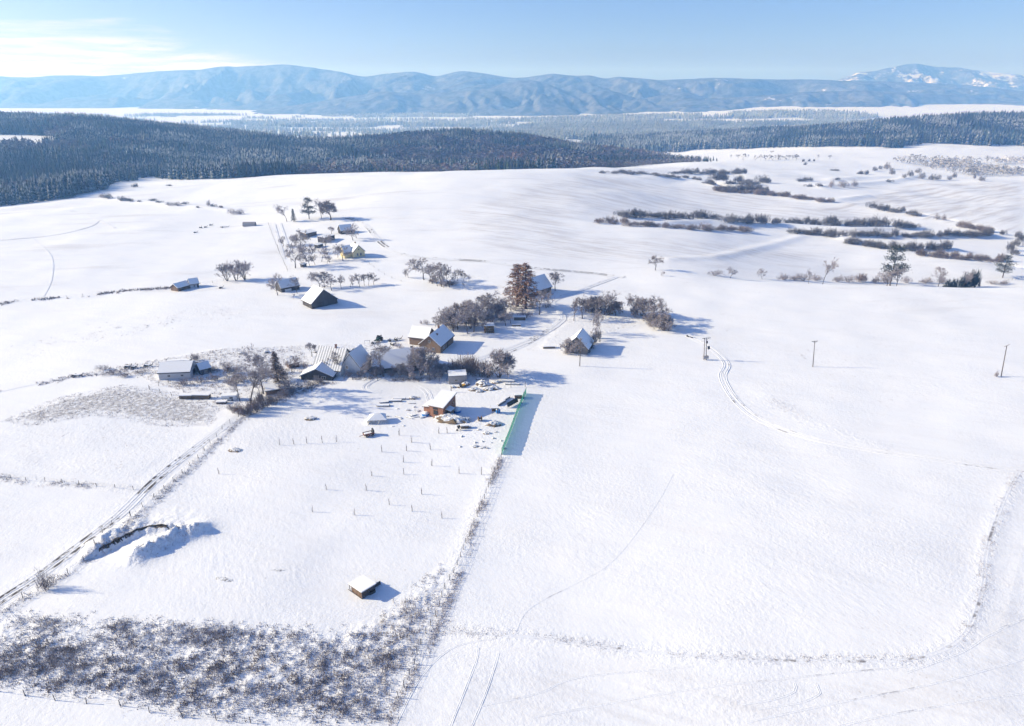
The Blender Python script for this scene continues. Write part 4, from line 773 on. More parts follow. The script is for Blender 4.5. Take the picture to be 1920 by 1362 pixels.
bushes('in the lane hedge', [('brown', 447, 776, 18, 26), ('brown', 458, 780, 22, 26), ('brown', 470, 778, 24, 26), ('brown', 482, 773, 24, 26), ('brown', 494, 766, 24, 26), ('brown', 506, 758, 22, 26), ('twig', 520, 750, 16, 24), ('twig', 534, 743, 16, 26), ('twig', 548, 737, 14, 26), ('twig', 563, 731, 13, 26), ('twig', 580, 724, 12, 28), ('twig', 598, 718, 11, 28), ('twig', 436, 770, 12, 22), ('brown', 489, 756, 22, 24), ('brown', 476, 766, 22, 24)], 'lane hedge', 'brown leafless shrub')
bushes('behind the grey container', [('brown', 852, 702, 28, 42), ('brown', 868, 702, 34, 44), ('brown', 886, 703, 36, 44), ('brown', 902, 706, 32, 40), ('brown', 915, 708, 24, 34), ('brown', 878, 698, 34, 40)], 'shrubs behind the grey container', 'big dense brown shrub')
bushes('around the farmyard', [('twig', 368, 676, 14, 24), ('twig', 800, 609, 10, 14), ('twig', 790, 608, 8, 8), ('twig', 718, 656, 9, 24), ('twig', 748, 653, 10, 24), ('twig', 400, 697, 12, 26), ('twig', 425, 690, 12, 30), ('twig', 440, 700, 14, 30), ('twig', 345, 722, 14, 34), ('twig', 375, 718, 14, 34), ('twig', 405, 714, 14, 34), ('twig', 430, 722, 16, 34), ('twig', 455, 716, 18, 34), ('twig', 480, 708, 18, 34), ('twig', 505, 706, 16, 30), ('twig', 210, 702, 8, 40), ('twig', 235, 706, 9, 34), ('twig', 262, 700, 8, 30), ('twig', 520, 700, 16, 26), ('twig', 570, 690, 13, 20), ('twig', 195, 694, 9, 34), ('twig', 655, 706, 12, 26), ('twig', 675, 706, 13, 26), ('twig', 735, 706, 12, 26), ('twig', 770, 707, 12, 26), ('twig', 985, 597, 17, 34), ('twig', 965, 583, 12, 20), ('twig', 942, 602, 14, 24), ('twig', 951, 553, 15, 24), ('twig', 1000, 578, 12, 22), ('twig', 1025, 578, 12, 20)], 'farmyard shrubs', 'scrubby frosted shrub')
bushes('around the cottage', [('twig', 1068, 662, 18, 24), ('twig', 1088, 660, 20, 26), ('dark', 1104, 655, 18, 22), ('dark', 1116, 644, 18, 22), ('dark', 1123, 635, 16, 18), ('dark', 1097, 662, 14, 20), ('twig', 1064, 665, 12, 16)], 'shrubs around the cottage', 'frosted shrub')
bushes('in the woodland undergrowth', [('brown', 1190, 590, 16, 26), ('brown', 1215, 602, 16, 26), ('brown', 1235, 614, 18, 26), ('brown', 1247, 620, 18, 26), ('brown', 1222, 612, 14, 24), ('brown', 1110, 586, 16, 34), ('brown', 1140, 590, 16, 30), ('brown', 870, 606, 18, 34), ('brown', 900, 598, 18, 34), ('brown', 935, 590, 14, 28), ('brown', 850, 612, 16, 30), ('brown', 835, 536, 10, 30), ('brown', 812, 530, 9, 30), ('brown', 848, 535, 9, 30)], 'undergrowth', 'brown undergrowth shrub')
put_bush('twig', 88, 1107, 36, 34, 'bare brown bush leaning over the lane fence at lower left')
put_bush('twig', 1868, 707, 11, 12, 'small bush at the foot of the rightmost utility pole')
trees('on the white valley floor', [('pale', 1370, 297, 7, 1.3), ('pale', 1384, 297, 7, 1.3), ('pale', 1402, 297, 7, 1.2), ('pale', 1454, 299, 8, 1.0), ('pale', 1460, 299, 8, 1.0), ('pale', 1466, 299, 7, 1.0), ('pale', 1479, 299, 8, 1.0), ('pale', 1486, 299, 8, 1.0), ('pale', 1493, 299, 8, 1.0), ('pale', 1534, 298, 8, 1.1), ('pale', 1555, 298, 7, 1.2), ('pale', 1447, 288, 5, 1.5), ('pale', 1850, 306, 9, 1.0), ('pale', 1760, 300, 9, 1.0), ('pale', 1816, 302, 9, 1.0)], 'trees on the valley floor')
def valley_grove():
    P = []
    for poly, sp in (([(1630, 300), (1760, 299), (1925, 302), (1925, 309), (1700, 308)], 9), ([(1715, 309), (1925, 310), (1925, 330), (1830, 332), (1760, 322)], 9), ([(1380, 302), (1500, 303), (1560, 300), (1440, 299)], 11)):
        W = np.array([at(*p)[:2] for p in poly]); x0, y0 = W.min(0); x1, y1 = W.max(0); gx, gy = np.meshgrid(np.arange(x0, x1, sp), np.arange(y0, y1, sp)); gx = gx.ravel() + rng.uniform(-4, 4, gx.size); gy = gy.ravel() + rng.uniform(-4, 4, gy.size)
        m = in_poly(gx, gy, W) & (fbm(gx / 60, gy / 60, 19, 3) > -0.02); P.append(np.stack([gx[m], gy[m]], 1))
    P = np.concatenate(P); z = H(P[:, 0], P[:, 1]); n = len(P); t = np.clip(np.array([[0.42, 0.41, 0.43]]) * rng.uniform(.7, 1.2, n)[:, None], 0, 1)
    scatter('frosted_grove', TUF, np.concatenate([P, z[:, None]], 1), rng.uniform(6, 12, n), t, M_LEAFLESS, 'pale frosted groves spread over the valley floor at right', rng.uniform(1.1, 1.8, n))
valley_grove()

# ------------------------------------------------------------------ dry weeds and tussocks
def weeds(name, P, hgt, label, nb=9, wd=0.055, mat=MT_DRY, spread=0.35):
    n = len(P); k = nb; b = np.repeat(P, k, 0) + np.concatenate([rng.normal(0, spread, (n * k, 2)), np.zeros((n * k, 1))], 1); h = np.repeat(hgt, k) * rng.uniform(.5, 1.1, n * k)
    b[:, 2] = H(b[:, 0], b[:, 1]) - 0.03
    a = rng.uniform(0, 6.283, n * k); l = rng.uniform(0, .45, n * k) * h; t = b + np.stack([np.cos(a) * l, np.sin(a) * l, h], 1); c = rng.uniform(0, 6.283, n * k); w_ = wd * rng.uniform(.6, 1.6, n * k); e = np.stack([np.cos(c) * w_, np.sin(c) * w_, np.zeros(n * k)], 1)
    V = np.stack([b - e, b + e, t], 1).reshape(-1, 3); T = np.arange(len(V)).reshape(-1, 3); return link(name, mesh_np(name, V, T, mat), kind='stuff', label=label, cat='weeds')
def in_region(poly, n):
    W = np.array([at(*p)[:2] for p in poly]) if not isinstance(poly, np.ndarray) else poly; x0, y0 = W.min(0); x1, y1 = W.max(0); x = rng.uniform(x0, x1, n * 4); y = rng.uniform(y0, y1, n * 4); m = in_poly(x, y, W); return x[m][:n], y[m][:n]
x, y = in_region(np.array(WEED), 30000); wm_ = weed_mask(x, y); g = wm_ * (0.13 + 0.45 * fbm(x / 8, y / 6, 41, 3) + 0.8 * fbm(x / 1.9, y / 1.3, 47, 2)); g *= 0.4 + 0.8 * smooth(114, 92, y)
m = rng.uniform(0, 1, len(x)) < np.clip(g * .55, 0.012, .25); xa, ya = x[m], y[m]
weeds('dry_weeds', np.stack([xa, ya, H(xa, ya)], 1), rng.uniform(.3, .8, len(xa)) * (0.7 + 1.0 * np.clip(g[m], 0, 1)), 'dry brown weeds in clumps over the fenced plot at lower left', 8)
m = rng.uniform(0, 1, len(x)) < np.clip(wm_ * (0.24 + 0.5 * fbm(x / 7, y / 5, 49, 3)) * (0.5 + 0.6 * smooth(114, 96, y)), 0, 1); xa, ya = x[m], y[m]
weeds('frosted_grass', np.stack([xa, ya, H(xa, ya)], 1), rng.uniform(.2, .6, len(xa)), 'pale frosted grass between the brown weeds at lower left', 8, mat=MT_FROST)
m = (wm_ > .5) & (fbm(x / 6, y / 4, 53, 3) > .22) & (rng.uniform(0, 1, len(x)) < .07); xa, ya = x[m], y[m]
weeds('tall_weeds', np.stack([xa, ya, H(xa, ya)], 1), rng.uniform(.8, 1.5, len(xa)), 'taller brown weed stalks standing in patches at lower left', 12, .028, spread=.5)
def along(pts, n, jit, h0, h1, label, nb=6, wd=.045):
    P = line_pts(pts, 1.0); i = rng.integers(0, len(P), n); Q = P[i].copy(); Q[:, :2] += rng.normal(0, jit, (n, 2)); keep = fbm(Q[:, 0] / 6, Q[:, 1] / 6, 43, 2) > -0.15; Q = Q[keep]; weeds('dry_grass', Q, rng.uniform(h0, h1, len(Q)), label, nb, wd)
along([(838, 1183), (1000, 1194), (1250, 1224), (1520, 1238), (1730, 1232), (1790, 1206), (1823, 1165), (1843, 1100), (1853, 1020), (1886, 930), (1912, 885)], 820, .7, .1, .36, 'grass tufts along the curved field furrow')
along([(0, 1150), (100, 1090), (200, 1020), (300, 930), (370, 868), (440, 798), (480, 770)], 900, .9, .15, .55, 'dry grass on the verge of the lane')
along([(730, 1350), (800, 1220), (838, 1140), (880, 1020), (915, 920), (940, 860)], 1100, .6, .15, .6, 'dry grass along the long paddock fence')
along([(258, 1042), (300, 1022), (335, 1005), (370, 996)], 260, 1.3, .08, .3, 'grass and clods sticking out of the pit heap', 5, .06)
along([(186, 1030), (225, 1005), (265, 988), (320, 984)], 220, 1.1, .1, .35, 'grass along the rim of the pit', 5, .05)
along([(-10, 893), (60, 905), (130, 908), (200, 915), (255, 918)], 320, .7, .15, .5, 'dry grass along the cross fence at left')
along([(640, 708), (720, 712), (800, 712), (840, 714)], 420, 1.0, .2, .7, 'dry weeds along the farmyard fence', 7, .06)
along([(500, 757), (560, 735), (640, 712)], 420, 1.6, .3, .9, 'dry weeds on the lane bank', 8, .06)
along([(1000, 655), (1040, 610), (1075, 600)], 200, 3.0, .1, .4, 'dry grass on the bank by the village lane', 5, .05)
along([(1440, 745), (1475, 768), (1510, 785)], 120, 1.8, .1, .3, 'dry grass beside the curving wheel tracks', 5, .05)
along([(0, 570), (70, 562), (130, 558), (200, 550), (330, 539)], 360, 1.2, .3, 1.1, 'scrubby dry grass along the far field fence', 6, .14)
along([(0, 736), (60, 723), (160, 704), (260, 691)], 260, 1.2, .2, .7, 'dry grass on the field edge left of the grey shed', 6, .10)
along([(60, 652), (180, 628), (300, 605), (430, 585)], 260, 7.0, .15, .4, 'sparse grass tips on the sloping field left of the dark barn', 5, .08)
x, y = in_region([(0, 790), (110, 745), (230, 722), (330, 735), (420, 760), (395, 800), (300, 800), (180, 780), (60, 800)], 2600); weeds('dry_grass', np.stack([x, y, H(x, y)], 1), rng.uniform(.15, .45, len(x)), 'dry grass over the fallow strip at left', 4, .05)
x, y = in_region([(200, 690), (420, 655), (560, 650), (600, 705), (520, 740), (440, 785), (330, 732)], 1600); weeds('dry_grass', np.stack([x, y, H(x, y)], 1), rng.uniform(.2, .8, len(x)), 'rank weeds over the neglected farmyard', 6, .06)

# ------------------------------------------------------------------ buildings
def rect(A, B):
    a, b = at(*A), at(*B); return a, math.atan2(b[1] - a[1], b[0] - a[0]), float(np.hypot(*(b - a)[:2]))
def site(a, rz, L_, W_):                                           # lowest ground under the footprint
    c, s = math.cos(rz), math.sin(rz); z = [float(H(a[0] + c * i - s * j, a[1] + s * i + c * j)) for i in (0, L_) for j in (0, W_)]; return np.array([a[0], a[1], min(z)])
def opening(parent, face, u0, z0, w_, h_, L_, W_, name='window', mat=None, frame=M_FRAME):
    e = 0.03; m = MB(); g = MB(); f = 0.09
    def bx(mb, a, b, z1, z2, d0, d1):
        if face == 'front': mb.box(a, b, -d1, -d0, z1, z2)
        elif face == 'back': mb.box(L_ - b, L_ - a, W_ + d0, W_ + d1, z1, z2)
        elif face == 'left': mb.box(-d1, -d0, W_ - b, W_ - a, z1, z2)
        else: mb.box(L_ + d0, L_ + d1, a, b, z1, z2)
    if name == 'window':
        for (a, b, c, d) in ((u0 - f, u0, z0 - f, z0 + h_ + f), (u0 + w_, u0 + w_ + f, z0 - f, z0 + h_ + f), (u0, u0 + w_, z0 - f, z0), (u0, u0 + w_, z0 + h_, z0 + h_ + f), (u0 + w_ / 2 - .03, u0 + w_ / 2 + .03, z0, z0 + h_)): bx(m, a, b, c, d, 0.002, .07)
        o = m.build('window', frame, parent); bx(g, u0 + .002, u0 + w_ - .002, z0 + .002, z0 + h_ - .002, .004, .03); g.build('pane', mat or MG, o)
    else:
        bx(m, u0, u0 + w_, z0, z0 + h_, .003, .06); o = m.build(name, mat or MW_DARK, parent); bx(g, u0 + w_ * .85, u0 + w_ * .92, z0 + h_ * .45, z0 + h_ * .5, .06, .12); g.build('handle', MM_DARK, o)
    return o
def gable(name, label, cat, a, rz, L_, W_, hw, hp, ridge, wall, opens=(), over=.45, snow=.28, wall_gable=None, roofm=M_ROOFD, snowm=MS, chim=None, parent=None, off=None):
    if parent is None: o = thing(name, label, cat, site(a, rz, L_, W_), rz)
    else: o = parent
    ox, oy = off or (0, 0)
    def tr(x, y, z): return (x + ox, y + oy, z)
    # solid walls with gable tops
    if ridge == 'y': pr = [(0, 0), (L_, 0), (L_, hw), (L_ / 2, hp), (0, hw)]; P0 = [tr(x, 0, z if z > 0 else -1) for x, z in pr]; P1 = [tr(x, W_, z if z > 0 else -1) for x, z in pr]
    else: pr = [(0, 0), (W_, 0), (W_, hw), (W_ / 2, hp), (0, hw)]; P0 = [tr(L_, y, z if z > 0 else -1) for y, z in pr]; P1 = [tr(0, y, z if z > 0 else -1) for y, z in pr]
    MB().add(P0 + P1, [(0, 1, 2, 3, 4), (9, 8, 7, 6, 5)] + [(i, 5 + i, 5 + (i + 1) % 5, (i + 1) % 5) for i in range(5)]).build('wall', wall, o)
    half = (L_ if ridge == 'y' else W_) / 2; sl = (hp - hw) / half; ln = W_ if ridge == 'y' else L_
    r_ = MB(); sn = MB(); t = .16
    for sgn in (-1, 1):
        def q(ovr, e, dz):
            pts = [(-e, 0), (ln + e, 0)]; out = []
            for (l_, d_) in ((-e, 0.0), (ln + e, 0.0), (ln + e, half + ovr), (-e, half + ovr)):
                z = hp - sl * d_ + dz; c_ = half + sgn * d_; out.append(tr(c_, l_, z) if ridge == 'y' else tr(l_, c_, z))
            return out
        r_.slab(q(over, over * .8, t + .02), t); sn.slab(q(over - .08, over * .8 - .08, t + .03 + snow), snow)
    ro = r_.build('roof', roofm, o); sn.build('snow_cover', snowm, ro)
    for ch in (chim or []):
        x, y, z0, z1 = ch; MB().box(x - .3 + ox, x + .3 + ox, y - .3 + oy, y + .3 + oy, z0, z1).box(x - .38 + ox, x + .38 + ox, y - .38 + oy, y + .38 + oy, z1, z1 + .12).build('chimney', M_CHIM, ro)
    for op in opens: opening(o, *op[:5], L_, W_, *(op[5:]))
    return o
def shed(name, label, cat, a, rz, L_, W_, hf, hb, wall, opens=(), over=.3, snow=.25, roofm=M_ROOFD, hl=None, posts=False):
    """mono-pitch shed: height hf at the front, hb at the back"""
    o = thing(name, label, cat, site(a, rz, L_, W_), rz)
    if posts:
        for x in (.1, L_ - .1):
            for y, h_ in ((.1, hf), (W_ - .1, hb)): MB().bar((x, y, -.5), (x, y, h_), .09).build('post', MW_GREY, o)
        MB().box(.05, L_ - .05, W_ - .12, W_, -.6, hb - .05).build('wall', wall, o)
    else: MB().add([(0, 0, -1), (L_, 0, -1), (L_, W_, -1), (0, W_, -1), (0, 0, hf), (L_, 0, hf), (L_, W_, hb), (0, W_, hb)], [(0, 3, 2, 1), (4, 5, 6, 7), (0, 1, 5, 4), (1, 2, 6, 5), (2, 3, 7, 6), (3, 0, 4, 7)]).build('wall', wall, o)
    s_ = (hb - hf) / W_; q = lambda e, dz: [(-e, -e, hf - s_ * e + dz), (L_ + e, -e, hf - s_ * e + dz), (L_ + e, W_ + e, hb + s_ * e + dz), (-e, W_ + e, hb + s_ * e + dz)]
    ro = MB().slab(q(over, .15), .13).build('roof', roofm, o); MB().slab(q(over - .06, .16 + snow), snow).build('snow_cover', MS, ro)
    for op in opens: opening(o, *op[:5], L_, W_, *(op[5:]))
    return o
# dark barn on the pasture
a, rz, L_ = rect((585, 580), (633, 569)); gable('dark_barn', 'dark timber barn with one sunlit snowy roof slope alone on the pasture', 'barn', a, rz, L_, 9.5, 2.6, 8.2, 'y', MW_DARK, [('front', L_ * .38, 0.0, 3.2, 3.2, 'door', MW_DARK)], over=.6)
# yellow house
a, rz, L_ = rect((663, 484.5), (683, 481)); Lh = 7.4
yh = gable('yellow_house', 'cream yellow house with steep snowy roof and two dark gable windows', 'house', a, rz, Lh, 8.5, 3.6, 7.3, 'y', MP_YEL, [('front', 2.2, 1.1, 1.0, 1.5), ('front', 4.3, 1.1, 1.0, 1.5), ('front', 3.3, 4.6, .7, .7)], over=.5, chim=[(4.4, 6.5, 6.0, 8.2)])
gable('', '', '', a, rz, 5.2, 6.6, 3.2, 6.6, 'x', MP_YEL, parent=yh, off=(-4.6, 2.6), over=.4)
MB().box(-.25, Lh + .25, -.25, -.003, -.6, .35).build('plinth', MM_GREY, yh)
# sheds in the garden
a, rz, L_ = rect((574, 446), (594, 441)); shed('garden_shed', 'low brown lit shed under a flat snow roof behind the garden', 'shed', a, rz, L_, 6, 2.6, 3.4, MP_BRICK, [('front', 1.2, 0.1, 1.4, 2.0, 'door', MW_DARK)])
a, rz, L_ = rect((610, 456), (628, 449)); shed('garden_shed', 'dark boarded shed under a snow roof in the middle of the garden', 'shed', a, rz, L_, 6, 3.4, 3.8, MW_DARK, [('front', 2.0, 0, 2.4, 2.4, 'door', MW_GREY)])
a, rz, L_ = rect((640, 440), (661, 437)); gable('small_barn', 'small barn with bluish shaded snow roof at the top of the garden', 'barn', a, rz, L_, 7, 2.4, 5.6, 'x', MW_DARK, [('front', 2.0, 0, 2.2, 2.0, 'door', MW_GREY)])
a, rz, L_ = rect((568, 502), (575, 500)); shed('hen_house', 'tiny dark hut at the lower corner of the garden', 'hut', a, rz, L_, 2.0, 1.6, 1.9, MW_DARK, [('front', .5, .2, .8, 1.0, 'door', MW_GREY)])
a, rz, L_ = rect((596, 466), (606, 462)); shed('woodshed', 'small dark woodshed among the garden trees', 'shed', a, rz, L_, 2.5, 1.9, 2.2, MW_DARK, [('front', .5, .1, 1.0, 1.5, 'door', MW_GREY)])
# small open barn above the dark barn
a, rz, L_ = rect((528, 549), (562, 543)); gable('open_barn', 'small open barn with shaded snow roof between two bare trees', 'barn', a, rz, L_, 7, 2.3, 5.4, 'x', MW_DARK, [('front', L_ * .2, .1, 3.4, 1.3, 'door', MP_WHITE)])
# low buildings on the left
a, rz, L_ = rect((334, 547), (357, 541)); gable('low_shed', 'long low shed with bluish snow roof beside the field fence', 'shed', a, rz, L_, 5.5, 1.9, 3.6, 'x', MW_BROWN, [('front', 2, 0, 1.4, 1.6, 'door', MW_DARK)])
a, rz, L_ = rect((358, 541.5), (374, 539)); gable('small_cottage', 'small grey cottage joined to the low shed by the field fence', 'cottage', a, rz, L_, 5.5, 2.3, 4.4, 'x', MP_GREY, [('front', 1.5, .8, .8, .8), ('front', 3.2, .0, .9, 1.8, 'door', MW_DARK)])
# large brown barn behind the larches
a = at(960, 553); rz = R(-42); L_ = 10.0; gable('big_barn', 'large barn with sunlit brown brick gable behind the rusty larches', 'barn', a, rz, L_, 19, 3.0, 8.2, 'y', MP_BRICK, [('front', L_ * .4, 0, 2.4, 2.6, 'door', MW_DARK), ('right', 6, 0, 3.0, 2.6, 'door', MW_DARK)], over=.6)
# house with two roofs
a = at(787, 659); rz = R(-17); hh = gable('farmhouse', 'brown farmhouse of two wings with shaded blue snow roofs', 'house', a, rz, 9.0, 14, 3.2, 7.0, 'y', MP_BRICK, [('front', 2.0, 1.0, 1.0, 1.2), ('front', 5.6, 1.0, 1.0, 1.2), ('right', 3.0, 1.0, 1.0, 1.2), ('right', 7.0, 0, 1.1, 2.1, 'door', MW_DARK), ('front', 4.0, 4.2, .8, .9)], over=.6, chim=[(4.5, 9.5, 6.4, 8.2), (5.9, 4.5, 5.4, 6.6)])
gable('', '', '', a, rz, 8.0, 8.0, 3.4, 6.6, 'x', MP_BRICK, parent=hh, off=(-7.2, 6.0), over=.5)
opening(hh, 'front', -4.0, 0, 1.2, 2.0, 9, 14, 'door', MW_DARK)
# long barn
a, rz, L_ = rect((702, 701), (797, 695)); gable('long_barn', 'long low barn with wide shaded snow roof behind the farmyard trees', 'barn', a, rz, L_, 11, 2.6, 7.0, 'x', MW_DARK, [('front', 4, 0, 3.2, 2.5, 'door', MW_GREY), ('front', 11.5, 0, 3.2, 2.5, 'door', MW_GREY), ('front', 8.4, 1.0, 1.2, .9)], over=.7)
# white farmhouse with striped roof
a = at(590, 701); rz = R(-15); hs = gable('striped_roof_house', 'white farmhouse with striped metal roof and a small windowed dormer', 'house', a, rz, 10.5, 11.5, 3.0, 9.0, 'x', MP_WHITE, [('front', 2.2, 1.0, 1.0, 1.2), ('front', 4.6, 1.0, 1.0, 1.2), ('right', 3.0, 1.0, 1.0, 1.2), ('right', 6.5, 1.0, 1.0, 1.2), ('right', 5.0, 4.0, .9, 1.0)], over=.7, snow=.06, snowm=M_CORR, chim=[(6.5, 5.7, 8.6, 10.2)])
gable('', '', '', a, rz, 7.4, 9.0, 3.4, 8.2, 'y', MP_WHITE, parent=hs, off=(9.4, 3.2), over=.5)
opening(hs, 'front', 13.0, 3.6, .7, 1.2, 9, 9)
for x in (-2.0, -.4): MB().bar((x, -1.2, -.6), (x, -1.2, 2.0), .12).build('porch_post', MW_GREY, hs)
MB().slab([(-2.6, -1.8, 2.0), (3.5, -1.8, 2.0), (3.5, .4, 2.75), (-2.6, .4, 2.75)], .14).build('porch_roof', MS, hs)
# lower sheds by the lane
a = at(565, 712); rz = R(-4); L_ = 11.5; gable('lean_to_barn', 'dark lean-to barn with bright sloping snow roof by the lane', 'barn', a, rz, L_, 6.5, 1.6, 4.2, 'y', MW_DARK, [('front', L_ * .4, 0, 2.0, 2.0, 'door', MW_GREY), ('front', L_ * .65, .6, 1.4, 1.0)], over=.5)
a, rz, L_ = rect((640, 701), (664, 697)); shed('tool_shed', 'small dark shed with bright snow roof between farmhouse and long barn', 'shed', a, rz, L_, 5, 1.9, 3.0, MW_DARK, [('front', 1.0, 0.2, .9, 1.0), ('front', 2.6, 0, 1.0, 1.6, 'door', MW_GREY)])
a, rz, L_ = rect((500, 742), (533, 737)); shed('low_hut', 'low hut with grey snow roof under the brown spruce', 'hut', a, rz, L_, 4.5, 1.6, 2.6, MW_BROWN, [('front', L_ * .6, 0, 1.0, 1.5, 'door', MW_DARK)])
a, rz, L_ = rect((543, 692), (562, 688)); shed('firewood_shed', 'small firewood shed left of the striped roof house', 'shed', a, rz, L_, 3.4, 1.8, 2.5, MW_BROWN, [('front', .8, 0, 1.2, 1.4, 'door', MW_DARK)])
# pale grey shed at far left of the village
a, rz, L_ = rect((299, 713), (358, 711)); gable('grey_shed', 'pale grey rendered shed with low snow roof at the left of the village', 'shed', a, rz, L_, 9, 2.7, 4.9, 'x', MP_GREY, [('right', 3.0, 0, 2.2, 2.2, 'door', MM_DARK), ('front', 3.0, 1.2, .9, .6), ('front', 7.5, 1.2, .9, .6)], over=.4)
a, rz, L_ = rect((377, 704), (396, 699)); gable('side_hut', 'dark hut with shaded roof right of the pale grey shed', 'hut', a, rz, L_, 4.5, 2.0, 3.6, 'x', MW_DARK, [('front', 1.2, 0, 1.2, 1.7, 'door', MW_GREY)])
# cottage on the right
a = at(1060, 661); rz = R(-18); L_ = 9.0; gable('weathered_cottage', 'weathered grey timber cottage wrapped in bushes right of the lane', 'cottage', a, rz, L_, 10, 2.5, 7.0, 'y', MW_GREY, [('front', 1.8, .8, .9, 1.0), ('front', 5.0, .8, .9, 1.0), ('front', 3.2, 3.8, 1.0, 1.1)], over=.6)
# wooden cabin
a = at(795, 776); rz = R(-24); Lc, Wc = 9.0, 7.6; o = thing('wooden_cabin', 'orange brown timber cabin with stepped snow roof and blue tubs beside it', 'cabin', site(a, rz, Lc, Wc), rz)
b = at(831, 779)
MB().add([(0, 0, -1), (3.6, 0, -1), (3.6, 4.6, -1), (0, 4.6, -1), (0, 0, 2.7), (3.6, 0, 3.2), (3.6, 4.6, 3.2), (0, 4.6, 2.7)], [(0, 3, 2, 1), (4, 5, 6, 7), (0, 1, 5, 4), (1, 2, 6, 5), (2, 3, 7, 6), (3, 0, 4, 7)]).build('wall', MW_ORANGE, o)
MB().add([(2.6, -.8, -1), (7.6, -.8, -1), (7.6, 7.6, -1), (2.6, 7.6, -1), (2.6, -.8, 3.9), (7.6, -.8, 3.9), (7.6, 7.6, 5.5), (2.6, 7.6, 5.5)], [(0, 3, 2, 1), (4, 5, 6, 7), (0, 1, 5, 4), (1, 2, 6, 5), (2, 3, 7, 6), (3, 0, 4, 7)]).build('wall', MW_ORANGE, o)
ro = MB().slab([(-.4, -.4, 2.8), (2.58, -.4, 3.2), (2.58, 5, 3.2), (-.4, 5, 2.8)], .14).build('roof', MW_BROWN, o); MB().slab([(-.34, -.34, 3.02), (2.55, -.34, 3.42), (2.55, 4.95, 3.42), (-.34, 4.95, 3.02)], .2).build('snow_cover', MS, ro)
ro = MB().slab([(2.3, -1.2, 3.98), (8.0, -1.2, 3.98), (8.0, 8.0, 5.74), (2.3, 8.0, 5.74)], .15).build('roof', MW_BROWN, o); MB().slab([(2.36, -1.14, 4.22), (7.94, -1.14, 4.22), (7.94, 7.94, 5.96), (2.36, 7.94, 5.96)], .22).build('snow_cover', MS, ro)
MB().box(7.61, 9.2, 1.0, 3.4, -1, 2.2).build('porch_wall', MW_BROWN, o); ro = MB().slab([(7.62, .7, 2.75), (9.6, .7, 2.35), (9.6, 3.7, 2.35), (7.62, 3.7, 2.75)], .12).build('porch_roof', MW_BROWN, o); MB().slab([(7.64, .75, 2.93), (9.55, .75, 2.53), (9.55, 3.65, 2.53), (7.64, 3.65, 2.93)], .15).build('snow_cover', MS, ro)
for (x, z, w_, h_) in ((4.2, 1.2, 1.4, 1.4), (4.0, 3.0, 1.6, .45)):
    f = MB().box(x - .1, x + w_ + .1, -.9, -.803, z - .1, z + h_ + .1).build('window', MW_BROWN, o); MB().box(x, x + w_, -.93, -.902, z, z + h_).build('pane', MG, f)
f = MB().box(7.604, 7.68, 5.6, 6.6, 2.6, 3.5).build('window', MW_BROWN, o); MB().box(7.682, 7.70, 5.7, 6.5, 2.7, 3.4).build('pane', MG, f)
d = MB().box(8.2, 9.0, .92, .997, 0, 1.9).build('door', MW_DARK, o); MB().box(8.3, 8.36, .86, .918, .9, 1.0).build('handle', MM_DARK, d)
# grey flat shed
a, rz, L_ = rect((842, 721), (875, 719)); shed('grey_container', 'grey metal container shed with flat snowy roof before the big shrubs', 'container', a, rz, L_, 4.5, 2.9, 3.2, MM_GREY, [('right', 1.0, 0, 1.4, 2.0, 'door', MM_DARK), ('front', 2.2, 1.2, .9, .6)], over=.12)
# field shelter on the paddock
a, rz, L_ = rect((679, 1124), (700, 1111)); Ls, Ws = max(3.4, L_), 4.6
o = thing('field_shelter', 'low dark boarded animal shelter with tilted snowy roof on the paddock', 'shelter', site(a, rz, Ls, Ws), rz)
for i in range(8): MB().box(Ls * i / 8 + .01, Ls * (i + 1) / 8 - .01, 0, .05, -.4, 1.75 + .02 * (i % 3)).build('board', M_ROOFD, o)
MB().box(0, .06, .06, Ws * .8, -.4, 1.55).build('side_wall', MW_BROWN, o); MB().box(Ls - .06, Ls, .06, Ws * .8, -.4, 1.55).build('side_wall', MW_DARK, o)
ro = MB().slab([(-.25, -.3, 1.95), (Ls + .25, -.3, 1.95), (Ls + .25, Ws, 1.55), (-.25, Ws, 1.55)], .1).build('roof', MW_GREY, o); MB().slab([(-.22, -.27, 2.14), (Ls + .22, -.27, 2.14), (Ls + .22, Ws - .03, 1.74), (-.22, Ws - .03, 1.74)], .18).build('snow_cover', MS, ro)
for x in (0.05, Ls - .05): MB().bar((x, Ws - .15, -.5), (x, Ws - .15, 1.5), .07).build('post', MW_POST, o)
MB().bar((-.1, Ws - .2, 1.5), (.1, .1, .2), .05).build('brace', MW_GREY, o); MB().bar((-.3, Ws - .1, .2), (-.05, .1, .12), .07).build('rail', MW_POST, o)
MB().box(Ls * .55, Ls * .95, -.35, -.02, -.4, .7).build('trough', MM_DARK, o)
for i in range(4): MB().box(Ls + .3 + .45 * i, Ls + .72 + .45 * i, .9, .97, -.4, .95).build('board', MW_DARK, o)

